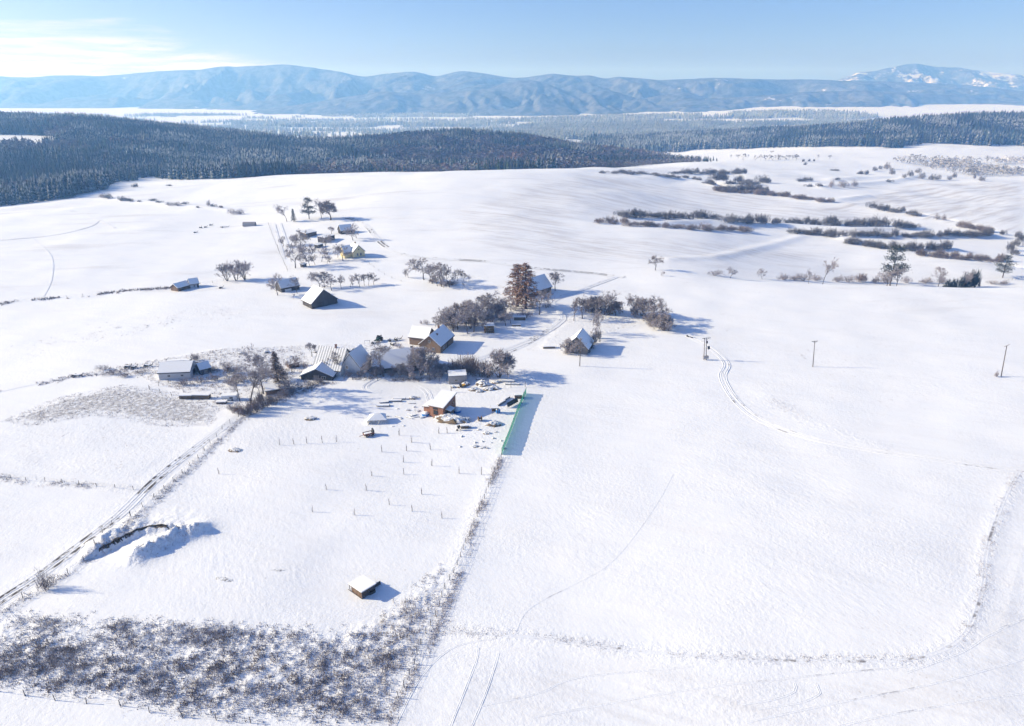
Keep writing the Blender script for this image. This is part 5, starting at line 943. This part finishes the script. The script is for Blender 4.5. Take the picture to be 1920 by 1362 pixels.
# ------------------------------------------------------------------ poles
def pole(px, py, h, label, arm=1.1, kind='cross', rz=0.0):
    p = at(px, py); hm = hpx(p, h); o = thing('utility_pole', label, 'utility pole', p, rz, 'utility poles'); o.rotation_euler.y = R(-5) if px > 1300 else 0.0; MB().bar((0, 0, -.8), (0, 0, hm), .17, 8, .12).build('shaft', MW_POST, o)
    if kind == 'plain': MB().bar((0, 0, hm), (0, 0, hm + .25), .05).build('insulator', M_CER, o); return o, hm
    if kind == 'angled':
        c = MB().bar((-.9, 0, hm - .35), (.0, 0, hm - .15), .07).bar((0, 0, hm - .15), (.9, 0, hm + .35), .07).build('crossarm', MM_DARK, o); xs = ((-.85, -.33), (.1, 0), (.85, .32))
    else:
        c = MB().box(-arm, arm, -.08, .08, hm - .25, hm - .1).build('crossarm', MM_DARK, o); MB().bar((-arm * .7, 0, hm - .2), (0, 0, hm - 1.0), .04).bar((arm * .7, 0, hm - .2), (0, 0, hm - 1.0), .04).build('brace', MM_DARK, o); xs = ((-arm * .9, -.1), (0, .0), (arm * .9, -.1))
    for x, dz in xs: MB().bar((x, 0, hm + dz), (x, 0, hm + dz + .28), .07, 6, .05).build('insulator', M_CER, c)
    return o, hm
pole(1524, 688, 48, 'lone T shaped utility pole between transformer pole and rightmost pole', 1.15)
pole(1877, 706, 57, 'rightmost utility pole with a slanting crossarm and a bush at its foot', 1.0, 'angled')
o, hm = pole(1324, 675, 41, 'double utility pole carrying a transformer beside the wheel tracks', 1.6)
MB().bar((-.9, 0, -.8), (-.7, 0, hm - .2), .13, 8).build('shaft', MW_POST, o)
t = MB().box(.55, 1.3, -.4, .4, hm * .48, hm * .48 + 1.1).build('transformer', MM_DARK, o)
for x in (.7, .93, 1.15): MB().bar((x, 0, hm * .48 + 1.1), (x, 0, hm * .48 + 1.4), .05).build('bushing', M_CER, t)
MB().box(-1.2, .9, -.5, .5, .6, 1.6).build('switch_cabinet', MM_GREY, o); MB().box(.12, .5, -.2, .2, hm * .75, hm * .85).build('switch_gear', MM_DARK, o)
pole(1087, 687, 52, 'short bare wooden pole in front of the cottage', kind='plain')
pole(864, 681, 15, 'stubby dark pole beside the farmhouse shadow', kind='plain')
pole(846, 736, 11, 'thin short post behind the wooden cabin', kind='plain')

# ------------------------------------------------------------------ fences
POST = MB().bar((0, 0, -.5), (0, 0, 1.0), .075, 6, .06).mesh('post', MW_POST)
def fence(pts, step, h, label, wires=3, jitter=.06, skip=0.0, name='post_fence'):
    P = line_pts(pts, .4); d = np.concatenate([[0], np.cumsum(np.linalg.norm(np.diff(P[:, :2], axis=0), axis=1))]); n = max(2, int(d[-1] / step)); o = thing(name, label, 'fence', P[0]); pts_ = []
    for i in range(n + 1):
        q = np.array([np.interp(d[-1] * i / n, d, P[:, k]) for k in range(2)]) + rng.normal(0, jitter, 2); z = float(H(q[0], q[1])); hh_ = h * random.uniform(.88, 1.1); pts_.append((q[0] - P[0][0], q[1] - P[0][1], z - P[0][2], hh_))
        if random.random() < skip: continue
        c = link('post', POST, o, pts_[-1][:3]); c.scale = (1, 1, hh_); c.rotation_euler = (random.gauss(0, .05), random.gauss(0, .05), random.uniform(0, 3))
    if wires:
        m = MB()
        for k in range(wires):
            f = .35 + .55 * k / max(1, wires - 1)
            for a_, b_ in zip(pts_[:-1], pts_[1:]): m.bar((a_[0], a_[1], a_[2] + h * f), (b_[0], b_[1], b_[2] + h * f), .012, 3)
        m.build('wire', M_WIRE, o)
    return o
fence([(0, 1148), (50, 1118), (82, 1103), (114, 1085), (142, 1066), (165, 1043), (178, 1020), (210, 985), (245, 968)], 4.2, 1.5, 'weathered post fence along the lane in the lower left corner')
fence([(245, 968), (300, 925), (345, 885), (378, 852), (400, 825), (420, 802), (447, 783)], 4.0, 1.3, 'post fence climbing beside the lane towards the hedge')
fence([(747, 1310), (772, 1260), (790, 1210), (806, 1175), (820, 1148), (832, 1110), (848, 1080), (861, 1050), (880, 1005), (898, 960), (915, 918), (930, 880), (940, 858)], 2.6, 1.5, 'long post fence between paddock and open field', jitter=.1)
fence([(-10, 1298), (92, 1312), (146, 1318), (205, 1322), (290, 1338), (345, 1345), (405, 1350), (440, 1352), (470, 1356)], 5.5, 1.35, 'leaning post fence at the bottom of the weedy plot')
fence([(-10, 892), (50, 902), (92, 903), (135, 908), (175, 912), (250, 918)], 5, 1.2, 'low post fence crossing the field at left')
fence([(645, 712), (700, 714), (735, 715), (790, 714), (838, 716)], 3.0, 1.5, 'post fence between farmyard and paddock', 3, .1)
fence([(280, 730), (290, 727), (305, 722), (316, 719)], 3.0, 1.6, 'short dark fence corner below the pale grey shed', 2)
fence([(281, 731), (300, 737), (322, 742)], 4.0, 1.5, 'three loose fence posts left of the log piles', 0)
fence([(0, 570), (70, 562), (130, 558), (200, 550), (250, 546), (330, 538)], 7, 1.3, 'far field fence with shrubs left of the low shed')
fence([(376, 533), (400, 531), (420, 528)], 4, 1.2, 'far fence between cottage and willows')
fence([(503, 420), (519, 462), (540, 509)], 4, 1.3, 'straight garden fence left of the garden trees', 2)
fence([(520, 462), (522, 470)], 3, 1.2, 'short fence stub at the garden corner', 1)
fence([(685, 490), (720, 515), (752, 528)], 8, 1.1, 'thin fence running down from the yellow house', 1)
fence([(1890, 527), (1905, 525), (1925, 520)], 3, 1.4, 'bit of fence on the brow at the right edge', 2)
fence([(930, 728), (960, 727), (985, 726)], 4, 2.0, 'tall thin posts behind the snowy lumber', 1)
# green net fence
P = line_pts([(941, 853), (955, 818), (968, 782), (980, 752), (987, 738)], .8); o = thing('green_net_fence', 'tall green netting fence casting a blue shadow beside the paddock yard', 'fence', P[0]); Q = P - P[0]; nh = 2.3
V = []; 
for i, q in enumerate(Q):
    z = float(H(P[i][0], P[i][1])) - P[0][2]; sg = .08 * math.sin(i * 1.9); V += [(q[0], q[1], z + .02), (q[0] + .10 * math.sin(i * .8), q[1], z + nh * .55), (q[0] + .05, q[1], z + nh + sg)]
n_ = len(Q); MB().add(V, [(3 * i + k, 3 * i + 3 + k, 3 * i + 4 + k, 3 * i + 1 + k) for i in range(n_ - 1) for k in (0, 1)]).build('netting', M_NET, o)
for i in range(0, n_, 4):
    z = float(H(P[i][0], P[i][1])) - P[0][2]; c = link('post', POST, o, (Q[i][0] - .08, Q[i][1], z)); c.scale = (.8, .8, nh)
m = MB()
for i in range(n_ - 1): m.bar(V[3 * i + 2], V[3 * i + 5], .03, 4)
m.build('top_rope', M_GREENP, o)

# raw soil bank of the dug pit
P = line_pts([(186, 1033), (225, 1010), (265, 992), (310, 986), (335, 990)], .35); V = []
for i, q in enumerate(P):
    j = [random.uniform(-.22, .22) for _ in range(3)]; zt = float(H(q[0], q[1])); hgt = (.55 + random.uniform(-.3, .25)) * min(1, (len(P) - i) / 12)
    V += [(q[0] - .3 + j[0] * .4, q[1] + .3, zt + .12), (q[0] + j[1], q[1] - .1 + j[0], zt + .22 + .2 * j[2]), (q[0] + .35 + j[2], q[1] - .45 + j[1] * .5, zt - hgt)]
MB().add(V, [(3 * i + k, 3 * i + 3 + k, 3 * i + 4 + k, 3 * i + 1 + k) for i in range(len(P) - 1) for k in (0, 1)]).build('soil_bank', mat_plain('raw_dark_soil', (0.035, 0.027, 0.022), .95, .5, 4), None, kind='structure', label='raw dark soil bank along the dug pit')
# ------------------------------------------------------------------ saplings on the paddock
SZ = 460 / 1790
sap = [(98, 135), (196, 130), (294, 125), (405, 120), (513, 112), (840, 185), (1022, 180), (1055, 118), (970, 65), (1258, 50), (1193, 168), (1000, 260), (1208, 288), (765, 362), (1000, 348), (1405, 345), (433, 462), (725, 468), (1133, 497), (893, 572), (338, 622), (645, 645), (1060, 618), (1278, 668)]
sap = [(500 + x * SZ, 800 + y * SZ) for x, y in sap] + [(410, 889), (838, 812), (903, 890)]
rows_ = {}
SAPT = MB().bar((0, 0, -.2), (.02, 0, 1.0), .035, 5, .012).mesh('trunk', MT_BARK); SAPW = TP(77)
for k in range(26): 
    d_ = np.array((random.gauss(0, .5), random.gauss(0, .5), .8)); d_ /= np.linalg.norm(d_); SAPW.tri(np.array((0.01, 0, random.uniform(.45, .95))), d_, random.uniform(.12, .3), .03)
SAPC = mesh_np('sapling_twigs', np.array(SAPW.cv), np.array(SAPW.cf), MT_TWIG); STAKE = MB().bar((.12, .05, -.2), (.12, .05, .62), .03, 5).mesh('stake', MW_POST)
sap.sort(key=lambda p: (round(p[1] / 34), p[0])); last = None; k = 0; rown = -1
for px, py in sap:
    r_ = round(py / 34)
    if r_ != last: rown += 1; k = 0; last = r_
    p = at(px, py); hm = hpx(p, random.uniform(11, 14)); o = thing('sapling', 'staked bare paddock sapling, %s from left in the %s row from the cabin' % (ordn(k) if k else 'first', ['first', 'second', 'third', 'fourth', 'fifth', 'sixth', 'seventh', 'eighth', 'ninth'][min(rown, 8)]), 'sapling', p, random.uniform(0, 6), 'saplings on the paddock'); o.scale = (hm * .8, hm * .8, hm)
    link('trunk', SAPT, o); link('twigs', SAPC, o); link('stake', STAKE, o); k += 1

# ------------------------------------------------------------------ farm clutter
def lump(name, label, cat, px, py, w_, d_, h_, seed, mat=MS, under=None, group=None):
    """snow covered heap: rough core showing below a soft white cap"""
    p = at(px, py); o = thing(name, label, cat, p, random.uniform(-.3, .3), group)
    MB().dome(0, -.02 * d_, -.25, w_ * .46, d_ * .46, h_ * .9, 16, 5, .22, seed).build('core', under or M_STRAW, o); MB().dome(.02 * w_, .05 * d_, -.15, w_ * .46, d_ * .44, h_ * 1.05, 20, 6, .17, seed + 1).build('snow_cover', M_DIRTY if mat is MS else mat, o); return o
def boards(name, label, cat, px, py, rz, L_, n, mat=MW_GREY, snow=True, group=None, w_=.28, layers=2):
    p = at(px, py); o = thing(name, label, cat, p, rz, group)
    for l in range(layers):
        for i in range(n): e = random.uniform(-.15, .15); MB().box(e, L_ + e, i * w_, i * w_ + w_ - .03, -.05 + .16 * l, .09 + .16 * l).build('board', mat, o)
    if snow: MB().box(.05, L_ - .05, .02, n * w_ - .05, .09 + .16 * (layers - 1) + .003, .30 + .16 * (layers - 1)).build('snow_cover', MS, o)
    return o
for i, (px, py, rz, L_, n) in enumerate(((706, 763, R(2), 4.2, 5), (722, 754, R(4), 5.5, 4), (738, 750, R(5), 4.0, 4), (712, 757, R(12), 3.0, 3))): boards('lumber_stack', ['longest lumber stack in front left of the cabin', 'low snowy lumber stack farther from the paddock', 'short lumber stack nearest the dark heap', 'thin lumber stack crossing behind the longest'][i], 'lumber', px, py, rz, L_, n, group='lumber left of the cabin')
for i, (px, py, rz, L_, n) in enumerate(((938, 717, R(0), 5.2, 5), (948, 722, R(-3), 5.0, 4), (893, 713, R(3), 3.0, 4), (905, 726, R(25), 3.5, 3))): boards('board_pile', ['snow topped dark board pile by the far paddock corner', 'snow topped board pile in front of the dark one', 'small board pile behind the snowy heaps', 'tilted boards between the snowy heaps'][i], 'boards', px, py, rz, L_, n, MW_DARK, group='boards beyond the cabin')
for i, (px, py, w_, d_, h_) in enumerate(((905, 722, 5.5, 4.0, 1.7), (890, 732, 4.5, 2.6, 1.0), (915, 731, 3.8, 2.6, 1.1), (925, 729, 5.0, 2.6, 1.0), (873, 722, 3.6, 3.0, 1.2), (862, 726, 3.0, 2.4, .9), (899, 735, 3.4, 2.2, .8), (850, 727, 2.0, 1.6, .8), (930, 718, 3.4, 2.4, .9))):
    lump('snowy_heap', 'snow covered building material heap, %s of the heaps behind the cabin' % ['biggest', 'lowest left', 'middle right', 'smooth rightmost front', 'tall left', 'far left front', 'nearest', 'tiny leftmost', 'farthest right'][i], 'heap', px, py, w_, d_, h_, 40 + i, under=M_STRAW, group='heaps behind the cabin')
lump('earth_mound', 'big snowy earth mound in front of the wooden cabin', 'mound', 845, 789, 12, 5, 2.0, 61, under=M_STRAW)
lump('earth_mound', 'smaller snowy earth tail right of the big mound', 'mound', 868, 788, 6, 3.5, 1.3, 63, under=M_STRAW)
lump('rubble_heap', 'snowy rubble heap beside the netting fence', 'heap', 925, 797, 6, 3.6, 1.2, 65); lump('rubble_heap', 'small dark rubble heap below the cable drum', 'heap', 912, 813, 3.2, 1.8, .7, 66); lump('rubble_heap', 'tiny rubble heap left of the netting fence end', 'heap', 890, 838, 3.0, 1.6, .6, 67); lump('rubble_heap', 'brushwood heap lying below the tiny rubble heap', 'heap', 905, 840, 3.0, 1.4, .5, 68)
lump('snow_clump', 'dark speckled grass heap on the lower paddock', 'heap', 418, 1087, 5.2, 1.6, .35, 69); lump('snow_clump', 'small scattered clods right of the speckled heap', 'heap', 519, 1070, 4.0, 1.0, .25, 70); lump('snow_clump', 'snowy hump by the fence below the lane hedge', 'heap', 440, 845, 5.0, 2.6, .7, 71); lump('snow_clump', 'snow capped hump left of the lumber stacks', 'heap', 582, 786, 4.6, 2.4, .9, 72); lump('snow_clump', 'dark snow capped heap on the upper paddock', 'heap', 774, 748, 3.2, 2.2, 1.0, 73)
for i, (px, py) in enumerate(((767, 757), (777, 764), (765, 770), (783, 772), (745, 767), (752, 786), (757, 799), (736, 800))): lump('earth_clod', 'little snow dusted debris pile %s left of the cabin' % ['farthest', 'second farthest', 'third farthest', 'closest to the wall,', 'leftmost', 'by the tent,', 'nearest the trailer,', 'low flat one'][i], 'clod', px, py, random.uniform(1.0, 2.0), random.uniform(.8, 1.2), random.uniform(.3, .6), 80 + i, group='debris by the cabin')
sc1 = sorted([(random.uniform(862, 948), random.uniform(782, 842)) for _ in range(16)]); sc2 = sorted([(random.uniform(700, 795), random.uniform(740, 790)) for _ in range(12)])
for i, (px, py) in enumerate(sc1): lump('earth_clod', 'dark snow dusted clod, %s from the left right of the mound' % (ordn(i) if i else 'first'), 'clod', px, py, random.uniform(.7, 1.8), random.uniform(.6, 1.2), random.uniform(.25, .6), 180 + i, group='clods right of the mound')
for i, (px, py) in enumerate(sc2): boards('offcut_board', 'loose snowy offcut board, %s from the left near the tent' % (ordn(i) if i else 'first'), 'board', px, py, random.uniform(-.8, .8), random.uniform(1.2, 3.0), 1, MW_DARK, True, 'offcut boards near the tent', layers=1)
def barrel(px, py, r_, h_, label, name='blue_tub', snow=.5):
    p = at(px, py); o = thing(name, label, 'tub', p); MB().bar((0, 0, -.2), (0, 0, h_), r_, 16).build('shell', M_BLUE, o); MB().dome(0, 0, h_ + .003, r_ * .97, r_ * .97, snow, 16, 4, .04, 3).build('snow_cover', MS, o, True); return o
barrel(798, 779, 1.15, .75, 'blue tub with domed snow at the left corner of the cabin'); barrel(857, 773, 1.3, .7, 'larger blue tub with high snow dome right of the cabin', snow=1.2); barrel(934, 774, .75, 1.15, 'upright blue water barrel under the little roof', 'water_barrel', .15)
p = at(927, 776); o = thing('barrel_shelter', 'tiny roofed wooden frame sheltering the blue barrel', 'shelter', p, R(5))
for x in (-.7, .9):
    for y in (0, 1.2): MB().bar((x, y, -.4), (x, y, 2.0), .07).build('post', MW_BROWN, o)
MB().box(-.7, .9, 1.22, 1.28, .2, 1.9).build('back_board', MW_BROWN, o); ro = MB().slab([(-1.1, -.4, 2.0), (1.3, -.4, 2.0), (1.3, 1.7, 2.3), (-1.1, 1.7, 2.3)], .08).build('roof', MW_BROWN, o); MB().slab([(-1.05, -.35, 2.16), (1.25, -.35, 2.16), (1.25, 1.65, 2.46), (-1.05, 1.65, 2.46)], .14).build('snow_cover', MS, ro)
p = at(953, 766); o = thing('leaning_panel', 'long dark slatted panel propped up near the netting fence', 'panel', p, R(52))
for i in range(7): MB().bar((i * .9, 0, -.2), (i * .9, .5, 1.7), .05).build('slat', MW_DARK, o)
MB().slab([(-.1, .12, .35), (5.6, .12, .35), (5.6, .58, 1.8), (-.1, .58, 1.8)], .06).build('sheet', MW_DARK, o)
for i, (px, py) in enumerate(((943, 755), (935, 762))): boards('snowy_rack', ['snow loaded bench rack nearer the dark panel', 'snow loaded bench rack nearer the barrel'][i], 'rack', px, py, R(55), 4.2, 2, MW_GREY, group='racks by the panel', layers=4)
p = at(972, 748); o = thing('crate_hut', 'small brown crate hut against the netting fence', 'hut', p, R(5)); MB().box(-1.2, 1.2, 0, 1.6, -.3, 1.3).build('wall', MW_BROWN, o); MB().box(-1.35, 1.35, -.15, 1.75, 1.303, 1.5).build('snow_cover', MS, o)
# canopy tent sagging with snow
p = at(708, 790); o = thing('canopy_tent', 'sagging canopy tent loaded with snow left of the cabin', 'tent', p, R(8)); c_ = [(-3, -2, 1.3), (3, -2, 1.2), (2.6, 2.2, 1.5), (-2.6, 2.2, 1.5)]
for x, y, z in c_: MB().bar((x, y, -.3), (x * .98, y * .98, z), .05).build('pole', MM_GREY, o)
MB().add(c_ + [(-.8, 0.2, 2.6), (1.0, .3, 2.7)], [(0, 1, 5, 4), (1, 2, 5), (2, 3, 4, 5), (3, 0, 4)]).build('canopy', MS, o)
for i in range(9): MB().bar((-3 + .75 * i, -2.02, 0), (-3 + .75 * i + .5, -2.0, 1.25), .03, 4).build('strut', MM_GREY, o)
MB().add([(-3, -2, .1), (-2.6, 2.2, .1), (-2.6, 2.2, 1.45), (-3, -2, 1.25)], [(0, 1, 2, 3)]).build('side_sheet', MP_WHITE, o)
# vehicles
WHEEL = MB().bar((0, -.14, 0), (0, .14, 0), .42, 14).mesh('tyre', M_TYRE); HUB = MB().bar((0, -.16, 0), (0, .16, 0), .2, 10).mesh('rim', MM_GREY)
def wheel(o, x, y, r_=.42):
    w_ = link('wheel', WHEEL, o, (x, y, r_ - .06)); w_.scale = (r_ / .42,) * 3; link('rim', HUB, w_); return w_
p = at(692, 817); o = thing('rusty_trailer', 'rusty red brown farm trailer parked alone on the paddock', 'trailer', p, R(28)); MB().box(-1.7, 1.5, -.8, .8, .55, .7).build('bed', M_RUST, o); MB().box(-1.7, 1.5, -.84, -.803, .7, 1.15).build('side_board', M_RUST, o); MB().box(-1.7, 1.5, .803, .84, .7, 1.15).build('side_board', M_RUST, o); MB().box(1.1, 1.5, -.8, .8, .7, 1.9).build('front_frame', MM_DARK, o); MB().box(-1.4, .8, -.7, .7, .703, 1.0).build('snow_cover', MS, o); MB().bar((-1.7, 0, .6), (-3.0, 0, .4), .07).build('drawbar', M_RUST, o)
for x in (-.9, .9):
    for y in (-.95, .95): wheel(o, x, y, .38)
p = at(710, 640); o = thing('tractor', 'dark green tractor with cab standing behind the long barn', 'tractor', p, R(75)); MB().box(-1.9, .2, -.45, .45, .7, 1.5).build('bonnet', M_GREENP, o); MB().box(.203, 1.6, -.75, .75, .7, 1.4).build('body', M_GREENP, o)
cb = MB().box(.2, 1.6, -.8, .8, 2.5, 2.65).build('cab_roof', MS, o); [MB().box(x, x + .1, y, y + .1, 1.4, 2.5).build('pillar', MM_DARK, o) for x in (.22, 1.48) for y in (-.76, .66)]; MB().box(.34, 1.46, -.7, .7, 1.403, 2.45).build('cab_glass', MG, o)
for x, r_ in ((-1.5, .5), (1.0, .85)):
    for y in (-.95, .95): wheel(o, x, y, r_)
def implement(px, py, L_, rz, label, tine=True):
    p = at(px, py); o = thing('farm_implement', label, 'implement', p, rz, 'parked farm implements'); MB().bar((-L_ / 2, 0, .6), (L_ / 2, 0, .6), .13).bar((-L_ / 2, -.7, .55), (-L_ / 2, .7, .55), .12).bar((L_ / 3, -.7, .55), (L_ / 3, .7, .55), .12).build('frame', MM_DARK, o)
    for y in (-.75, .75): wheel(o, -L_ / 4, y, .5)
    for i in range(4): MB().bar((-L_ / 2 + i * L_ / 3, -.1, .7), (-L_ / 2 + i * L_ / 3 + .25, -.2, -.1), .07).build('tine', MM_DARK, o)
    MB().bar((L_ / 2, 0, .6), (L_ / 2 + .7, 0, 1.7), .09).build('lever', MM_DARK, o); MB().box(-L_ / 3, L_ / 4, -.4, .4, .72, .95).build('snow_cover', MS, o); return o
implement(735, 640, 3.4, R(8), 'dark harrow parked right of the tractor'); implement(746, 638, 3.0, R(25), 'implement with raised lever nearest the farmhouse'); implement(738, 647, 2.4, R(50), 'small implement in front of the harrow'); implement(421, 427, 6.0, R(10), 'long dark implement with lever on the upper pasture'); implement(377, 428, 1.4, R(80), 'upright dark implement leftmost in the upper pasture group'); implement(386, 427, 1.6, R(0), 'low implement second in the upper pasture group'); implement(396, 423, 2.4, R(0), 'implement behind the others on the upper pasture'); implement(367, 437, 2.4, R(0), 'implement lying lowest of the upper pasture group')
implement(702, 645, 2.2, R(0), 'small rake standing left of the tractor'); implement(240, 690, 2.2, R(0), 'dark box shaped implement left of the grey shed'); implement(252, 691, 1.6, R(10), 'little implement right of the box shaped one'); implement(278, 688, 2.8, R(0), 'dark implement with white tarp behind the grey shed'); implement(415, 541, 1.6, R(0), 'lone implement on the track below the willows'); implement(145, 707, 3.6, R(0), 'flat implement at the far left of the village')
p = at(468, 424); o = thing('dome_tent', 'small greyish tent shed standing alone on the upper pasture', 'tent', p, R(4)); V = []; 
for i in range(7): t_ = math.pi * i / 6; V += [(-4.5, -2.2 * math.cos(t_), 3.1 * math.sin(t_) ** .8), (4.5, -2.2 * math.cos(t_), 3.1 * math.sin(t_) ** .8)]
MB().add(V, [(2 * i, 2 * i + 1, 2 * i + 3, 2 * i + 2) for i in range(6)]).build('cover', MM_GREY, o); MB().add(V[1::2], [tuple(range(7))]).build('end_wall', MM_DARK, o); MB().add(V[0::2], [tuple(range(7))]).build('end_wall', MM_GREY, o)
# stacks
def logstack(px, py, L_, W_, h_, rz, label, n=7, m=4):
    p = at(px, py); o = thing('log_stack', label, 'log stack', p, rz); k = 0; r_ = h_ / m / 2
    for j in range(m):
        for i in range(max(2, int(L_ / (2 * r_)) - (j % 2))): MB().bar(((i + .5 + .5 * (j % 2)) * 2 * r_ - L_ / 2, 0, r_ * (2 * j + 1) * .93 - .05), ((i + .5 + .5 * (j % 2)) * 2 * r_ - L_ / 2, W_, r_ * (2 * j + 1) * .93 - .05), r_ * .98, 7).build('log', M_STRAW, o)
    MB().box(-L_ / 2, L_ / 2, -.1, W_ + .1, h_ * .96, h_ * .96 + .25).build('snow_cover', MS, o); return o
logstack(918, 625, 4.4, 4.0, 3.4, R(6), 'tall brown log stack under a snow cap beside the village lane')
logstack(348, 749, 4.4, 1.8, 1.3, R(2), 'dark log stack at the left end of the low piles'); logstack(376, 749, 6.0, 1.8, 1.5, R(-2), 'longer dark log stack in the middle of the low piles'); logstack(975, 601, 5.5, 2.2, 1.5, R(2), 'low log stack beneath the orchard clump'); logstack(968, 612, 4.0, 1.5, .6, R(0), 'flat remains of a log stack by the lane'); logstack(1030, 654, 5.0, 1.6, .8, R(4), 'low snow capped log stack left of the cottage'); logstack(415, 758, 3.4, 1.4, .7, R(5), 'small dark log stack in front of the white caravan')
p = at(430, 752); o = thing('caravan', 'small white boxy caravan half buried in the neglected yard', 'caravan', p, R(6)); MB().box(-2.4, 2.4, 0, 2.2, .1, 1.7).build('body', MP_WHITE, o); MB().box(-2.5, 2.5, -.05, 2.3, 1.703, 1.95).build('snow_cover', MS, o); MB().box(.2, 1.2, -.04, -.004, .8, 1.3).build('window', MG, o); MB().box(2.404, 2.44, .7, 1.4, .2, 1.5).build('door', MM_GREY, o)
for x in (-1.2, 1.0): wheel(o, x, .1, .35)
p = at(443, 770); o = thing('barrel', 'black barrel lying in the grass below the caravan', 'barrel', p, R(20)); MB().bar((-.5, 0, .42), (.5, 0, .42), .5, 14).build('shell', M_TYRE, o); MB().bar((.5, 0, .42), (.56, 0, .42), .42, 12).build('lid', MM_DARK, o)
boards('bale_row', 'row of dark snow capped bales behind the grey shed', 'bales', 312, 681, R(8), 7.5, 3, M_GREENP, w_=.6, layers=4); boards('bale_row', 'second row of dark bales touching the first', 'bales', 336, 679, R(-4), 4.0, 3, M_GREENP, w_=.6, layers=4)
p = at(868, 726); o = thing('yellow_machine', 'small yellow machine half hidden in the snowy heaps', 'machine', p, R(20)); MB().box(-.6, .8, -.5, .5, .2, 1.0).build('body', M_YEL, o); MB().box(-1.2, -.603, -.5, .5, .3, 1.2).build('engine_cover', MM_DARK, o); wheel(o, -.6, -.6, .4); wheel(o, .5, -.6, .4)
p = at(900, 789); o = thing('cable_drum', 'upturned wooden cable drum on the yard', 'cable drum', p, R(15)); MB().bar((-.5, 0, .75), (.5, 0, .75), .35, 12).build('core', MW_BROWN, o); [MB().bar((x, 0, .75), (x + .1, 0, .75), .8, 16).build('flange', MW_BROWN, o) for x in (-.6, .5)]
p = at(860, 807); o = thing('cement_mixer', 'dark cement mixer standing in front of the earth mound', 'cement mixer', p, R(10)); MB().bar((-.3, 0, 1.0), (.5, 0, 1.4), .55, 12, .4).build('drum', MM_DARK, o); [MB().bar((x, y, -.1), (0, 0, 1.0), .06).build('leg', MM_DARK, o) for x, y in ((-.8, -.4), (.8, -.4), (0, .7))]; wheel(o, -.5, -.35, .3)
logstack(872, 804, 2.6, 1.2, .9, R(8), 'small brown firewood pile behind the cement mixer')
for i, (px, py) in enumerate(((647, 662), (655, 660), (664, 656), (500, 662), (592, 661), (545, 672), (452, 664))): lump('scrap_pile', 'dark scrap pile %s at the edge of the village field' % ['behind the striped roof house', 'second behind the striped roof house', 'by the long plank stack', 'with upright stick', 'against the striped roof house', 'left of the firewood shed', 'with bluish tarp'][i], 'scrap', px, py, 3.2, 1.6, .9, 120 + i, under=MM_DARK, group='scrap piles')
boards('plank_stack', 'long brown plank stack behind the striped roof house', 'planks', 660, 656, R(10), 4.5, 4, MW_BROWN)
p = at(684, 644); o = thing('sawhorse', 'low wooden sawhorse standing on the snow left of the tractor', 'sawhorse', p, R(8)); MB().bar((0, 0, -.1), (0, 0, 1.1), .07).bar((2.0, 0, -.1), (2.0, 0, 1.1), .07).build('leg', MW_GREY, o); MB().bar((-.1, 0, 1.15), (2.1, 0, 1.15), .08).build('rail', MW_GREY, o)
p = at(1294, 633); o = thing('culvert_pipe', 'short dark pipe end sticking out of the snow right of the tree belt', 'pipe', p, R(-30)); MB().bar((-1.6, 0, .5), (1.2, 0, -.1), .35, 10, .3).build('tube', MM_DARK, o); MB().box(-1.4, 1.0, -.2, .2, .5, .62).build('snow_cover', MS, o)

# ------------------------------------------------------------------ haze
hz = bpy.data.materials.new('valley_haze'); hz.use_nodes = True; t = hz.node_tree; t.nodes.clear()
ho = t.nodes.new('ShaderNodeOutputMaterial'); pv = t.nodes.new('ShaderNodeVolumePrincipled'); t.links.new(pv.outputs[0], ho.inputs['Volume'])
pv.inputs['Color'].default_value = (*HAZE_COLOR, 1); pv.inputs['Density'].default_value = HAZE_DENSITY; pv.inputs['Anisotropy'].default_value = 0.25
pv.inputs['Absorption Color'].default_value = (1, 1, 1, 1)
bx = [(-11500, -250, -140), (11500, -250, -140), (11500, 13000, -140), (-11500, 13000, -140), (-11500, -250, 395), (11500, -250, 395), (11500, 13000, 395), (-11500, 13000, 395)]
me = bpy.data.meshes.new('haze'); me.from_pydata(bx, [], [(0, 3, 2, 1), (4, 5, 6, 7), (0, 1, 5, 4), (1, 2, 6, 5), (2, 3, 7, 6), (3, 0, 4, 7)]); me.materials.append(hz)
link('haze', me, kind='stuff', label='thin blue winter haze over the valley')
